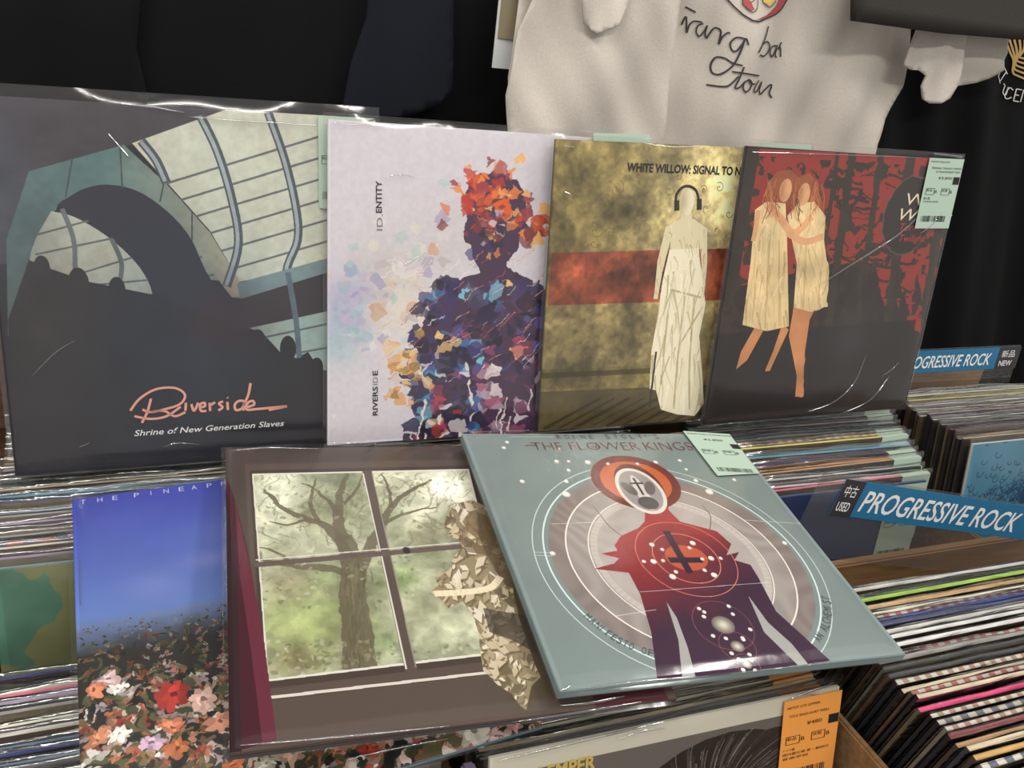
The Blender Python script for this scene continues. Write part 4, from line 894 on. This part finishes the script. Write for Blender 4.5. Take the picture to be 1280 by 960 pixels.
# ------------------------------------------------------------------ cloth
def cloth_material(name, col, rough=.85, sheen=.2):
    m = mat(name, col, rough, noise=.06, scale=400, bump=.15, spec=.15); return m
def fold(x, z, k):
    s = 0
    for A, fx, fz, p in k: s += A*math.sin(fx*x+fz*z+p+1.3*math.sin(3*z+p)+.8*math.sin(9*x+p*2))
    return s
def cloth(name, px, Y, m, folds, parent=None, step=.010, thick=.0012, label=None, group=None, cat='t-shirt', clip=None):
    P = [at_y(x, y, Y) for x, y in px]; P = [(p[0], p[2]) for p in P]
    B = []
    for i in range(len(P)):
        a = np.array(P[i]); b = np.array(P[(i+1) % len(P)]); n = max(1, int(np.linalg.norm(b-a)/step)); B += [tuple(a+(b-a)*k/n) for k in range(n)]
    xs = [b[0] for b in B]; zs = [b[1] for b in B]; pts = [Vector(b) for b in B]; nb = len(B)
    poly = np.array(B)
    gx, gz = np.meshgrid(np.arange(min(xs), max(xs), step), np.arange(min(zs), max(zs), step)); gx[1::2] += step/2
    gx = gx.ravel(); gz = gz.ravel(); ins = np.zeros(gx.shape, bool)
    dmin = np.full(gx.shape, 9.)
    for i in range(nb):
        a = poly[i]; b = poly[(i+1) % nb]
        if a[1] != b[1]: ins ^= ((a[1] > gz) != (b[1] > gz)) & (gx < (b[0]-a[0])*(gz-a[1])/(b[1]-a[1])+a[0])
        dmin = np.minimum(dmin, np.hypot(gx-a[0], gz-a[1]))
    for x, z in zip(gx[ins & (dmin > step*.5)], gz[ins & (dmin > step*.5)]): pts.append(Vector((x, z)))
    v, e, f, *_ = delaunay_2d_cdt(pts, [(i, (i+1) % nb) for i in range(nb)], [], 1, 1e-6)
    vs = [(q.x, Y+fold(q.x, q.y, folds), q.y) for q in v]
    me = mesh(vs, [tuple(reversed(t)) for t in f]); o = link(name, me, m, parent, smooth=True)
    md = o.modifiers.new('thickness', 'SOLIDIFY'); md.thickness = thick; md.offset = 1
    if label: tag(o, label, cat, group)
    return o
BLACK = cloth_material('black_cotton', (15, 15, 17)); NAVY = cloth_material('navy_cotton', (23, 25, 33)); WHITEC = cloth_material('white_cotton', (192, 184, 174)); BLACK2 = cloth_material('black_jersey', (15, 15, 16))
FB = [(.010, 22, 3, 0), (.005, 47, -6, 1), (.003, 13, 21, 2)]
cloth('black_t_shirt', [(-260, -160), (190, -160), (170, 60), (210, 230), (-260, 230)], 1.02, BLACK, FB, label='black t-shirt hanging behind the leftmost sleeve, top left', step=.014)
cloth('black_t_shirt', [(-200, 150), (-60, 150), (60, 700), (-200, 700)], .99, BLACK, FB, label='black cloth hanging at the left edge beyond the leftmost sleeve', cat='cloth', step=.02)
cloth('black_t_shirt', [(150, -160), (640, -160), (640, 260), (160, 260)], 1.045, BLACK2, [(.006, 18, -9, 0), (.003, 40, 4, 1)], label='black t-shirt hanging behind the second sleeve, beside the navy one', step=.014)
cloth('navy_t_shirt', [(466, -160), (566, -160), (567, 60), (566, 112), (550, 130), (520, 141), (490, 147), (425, 150), (438, 80), (458, 20)], .99, NAVY, [(.003, 20, 5, 0), (.0015, 60, 10, 2)], label='dark navy t-shirt with rounded hem hanging left of the white one', step=.010)
WF = [(.009, 34, 10, .6), (.004, 70, -22, 2), (.0016, 30, 55, 1), (.0008, 150, 40, 0)]
ws = cloth('white_t_shirt', [(652, -160), (1240, -160), (1200, 20), (1146, 38), (1130, 108), (1103, 148), (1090, 178), (1070, 260), (860, 270), (632, 240), (631, 160), (632, 95), (640, 50), (650, 0)], .955, WHITEC, WF, step=.007, label='white t-shirt with handwritten tour lettering hanging above the sleeves')
def on_cloth(px, py, Y, folds, off=.0016):
    p = at_y(px, py, Y); return (p[0], Y+fold(p[0], p[2], folds)-off, p[2])
def cloth_ribbon(strokes, wpx, Y, folds, m, parent, name='lettering', off=.0018, n=6):
    vs = []; fs = []
    for st in strokes:
        P = smooth_pts(st, n)
        for i, q in enumerate(P):
            d = np.array(P[min(i+1, len(P)-1)])-np.array(P[max(i-1, 0)]); d = d/(np.linalg.norm(d) or 1); nn = np.array([-d[1], d[0]])*wpx/2
            k = len(vs); vs += [on_cloth(*(q-nn), Y, folds, off), on_cloth(*(q+nn), Y, folds, off)]
            if i: fs.append((k-2, k-1, k+1, k))
    return link(name, mesh(vs, fs), m, parent)
hand = cs([[(118, 55), (190, 98)], [(95, 200), (125, 135), (132, 262), (150, 200), (185, 170), (245, 180)], [(255, 190), (215, 205), (205, 260), (235, 292), (268, 250), (285, 205), (275, 270), (290, 308)],
           [(290, 308), (325, 235), (350, 222), (378, 250), (368, 350), (385, 300), (420, 260), (440, 262)], [(535, 300), (480, 295), (440, 340), (450, 395), (480, 400), (520, 345), (545, 300), (560, 350)], [(530, 330), (500, 420), (450, 520), (370, 590), (325, 580), (320, 520), (350, 460), (400, 460), (450, 495), (520, 515)],
           [(758, 205), (720, 300), (645, 412)], [(690, 350), (740, 330), (780, 360), (770, 410), (720, 445), (660, 430)], [(860, 370), (810, 375), (790, 420), (815, 455), (855, 400), (870, 365), (850, 440), (862, 465)], [(918, 345), (880, 400), (905, 385), (902, 460)],
           [(530, 525), (495, 620), (462, 690), (500, 685), (540, 640)], [(285, 680), (380, 685), (430, 665), (490, 600)], [(445, 565), (560, 580), (682, 603)],
           [(580, 625), (540, 645), (525, 690), (550, 725), (590, 700), (600, 650), (565, 625), (600, 660), (640, 665)], [(690, 640), (655, 680), (640, 725), (680, 725), (725, 655), (705, 720), (720, 755), (760, 720), (800, 685), (815, 690), (795, 750), (815, 785)]], 6.4, 840, 0)
cloth_ribbon(hand, 2.0, .955, WF, mat('print_charcoal', (58, 52, 54), .8), ws)
emb = cs([[(380, -60), (420, 0), (600, 158), (740, 140), (890, 90), (960, 0), (990, -60)]], 6.4, 840, 0)
def cloth_poly(px, Y, folds, m, parent, name='emblem', off=.0017):
    vs = [on_cloth(x, y, Y, folds, off) for x, y in px]; return link(name, mesh(vs, [tuple(range(len(vs)))[::-1]]), m, parent)
PR = mat('print_red', (170, 76, 78), .8)
conv = lambda L_: cs([L_], 6.4, 840, 0)[0]
cloth_poly(conv([(625, 155), (740, 120), (850, 40), (880, -20), (960, -20), (890, 92), (740, 140)]), .955, WF, PR, ws)
cloth_poly(conv([(545, -20), (545, 30), (600, 85), (625, 70), (590, -20)]), .955, WF, PR, ws)
cloth_poly(conv([(715, -20), (715, 15), (770, 45), (820, 10), (820, -20)]), .955, WF, mat('print_yellow', (206, 176, 90), .8), ws)
cloth_ribbon(emb, 2.2, .955, WF, mat('print_charcoal', (58, 52, 54), .8), ws, off=.0020, n=3)
cloth_ribbon(cs([[(545, -20), (540, 30), (600, 95), (650, 60), (665, -20)], [(600, 20), (640, -10)], [(710, -20), (710, 20), (770, 60), (830, 15), (830, -20)]], 6.4, 840, 0), 1.0, .955, WF, mat('print_charcoal', (58, 52, 54), .8), ws, name='emblem_outline', off=.0020, n=2)
# overlapping front flap of the white shirt and left hem fold
cloth('white_t_shirt', [(668, -100), (870, -100), (852, 20), (838, 110), (828, 180), (826, 260), (640, 240), (634, 120), (650, 40), (668, 0)], .930, WHITEC, [(.007, 30, -20, 1), (.003, 64, 34, 0), (.0014, 110, 70, 2)], step=.007, label='plain white t-shirt panel overlapping the left half of the lettered one')
SL = [(.003, 60, 30, 0), (.002, 110, -50, 1), (.001, 200, 60, 2)]
cloth('white_sleeve', [(728, -60), (800, -60), (785, 8), (772, 32), (745, 43), (730, 30), (726, 0)], .915, WHITEC, SL, step=.005, label='rolled white t-shirt cuff hanging over the plain white panel', cat='sleeve', thick=.003)
# gathered sleeve at right
def on(l, s=8.0, ox=1120, oy=20): return [(x/s+ox, y/s+oy) for x, y in l]
cloth('white_sleeve', on([(250, 60), (1120, 160), (1115, 370), (1065, 440), (1055, 540), (930, 620), (800, 670), (570, 712), (500, 600), (520, 300)]), .935, WHITEC, [(.003, 40, 10, 0), (.002, 10, 120, 1)], step=.006, label='folded white t-shirt sleeve behind the gathered cuff, upper right', cat='sleeve', thick=.002)
cloth('white_sleeve', on([(250, 60), (730, 140), (728, 260), (650, 520), (590, 690), (520, 820), (480, 840), (430, 870), (350, 878), (300, 840), (262, 710), (300, 600), (240, 545), (190, 545), (105, 500), (110, 470), (180, 280)]), .915, WHITEC, SL, step=.005, label='gathered white t-shirt cuff hanging in front of the folded sleeve, upper right', cat='sleeve', thick=.003)
# dark box lid / board upper right
bp0 = at_y(1072, 26, .80); bp1 = at_y(1290, 52, .90)
BOARDM = cloth_material('charcoal_fabric', (56, 53, 50))
cloth('grey_t_shirt', [(1075, -120), (1400, -120), (1400, 66), (1280, 50), (1180, 42), (1071, 27)], .885, BOARDM, [(.001, 20, 5, 0)], step=.02, thick=.012, label='charcoal grey folded garment across the upper right corner', cat='garment')
# black shirts right
FR = [(.011, 30, 16, 0), (.006, 62, 20, 1), (.003, 21, 9, 2)]
bs = cloth('black_t_shirt', [(1040, -100), (1700, -100), (1700, 620), (1040, 620)], 1.035, BLACK2, FR, step=.014, label='black t-shirt with gold ring print hanging at the right behind the sleeves')
GOLD = mat('gold_print', (190, 156, 96), .7)
rings = []
for k in range(6):
    d = k*6.0
    rings.append([(1268+14-d*.6+8, 40-d*.2), (1262+14-d*.8, 66+d*.0), (1272+10-d*.6, 88+d*.35), (1300, 94+d*.9)])
gl = [on([(1130+k*42, 240), (1170+k*30, 360-k*8), (1200+k*14, 450-k*14), (1190+k*12, 560-k*40), (1230+k*12, 600-k*44), (1420, 680-k*60)]) for k in range(5)]
cloth_ribbon(gl, 2.4, 1.035, FR, GOLD, bs, name='gold_rings', off=.0025)
WP = mat('white_print', (214, 212, 208), .7)
cloth_ribbon([on(l) for l in ([(985, 585), (1045, 675)], [(1075, 475), (1140, 585)], [(1000, 590), (1090, 490)], [(1035, 655), (1130, 560)], [(1095, 680), (1108, 690)],
   [(1115, 695), (1088, 760), (1100, 790), (1120, 790), (1145, 715)], [(1185, 745), (1160, 720), (1125, 760), (1108, 810), (1130, 832), (1170, 815)], [(1215, 730), (1185, 850)], [(1215, 730), (1265, 740)], [(1200, 790), (1235, 795)], [(1185, 850), (1235, 858)], [(1285, 740), (1250, 860)], [(1285, 740), (1330, 745)])], 1.3, 1.035, FR, WP, bs, off=.0025, n=3)
# tan card with white foot beside the white shirt
p = at_y(617, 85, .975); q = at_y(652, -60, .975); r_ = at_y(650, 85, .975)
tg = empty('hang_tag', m4(np.eye(3), p), 'tan card with white foot hanging left of the white t-shirt', 'tag')
link('card_face', boxmesh(.0015, r_[0]-p[0]+.02, 0, .002, .032, q[2]-p[2]), mat('tan_card', (140, 128, 102), .6), tg)
link('white_foot', boxmesh(-.001, r_[0]-p[0]+.02, .0021, .004, 0, q[2]-p[2]), mat('white_card', (206, 208, 206), .6), tg)

# ------------------------------------------------------------------ the room
struct('floor', boxmesh(-3, 4, -3, 1.3, -.02, 0), mat('grey_floor', (120, 112, 104), .5, noise=.1, scale=8))
struct('wall_back', boxmesh(-3, 4, 1.12, 1.2, 0, 2.9), mat('dark_wall', (40, 39, 40), .8, noise=.1, scale=6))
bpy.context.view_layer.update()
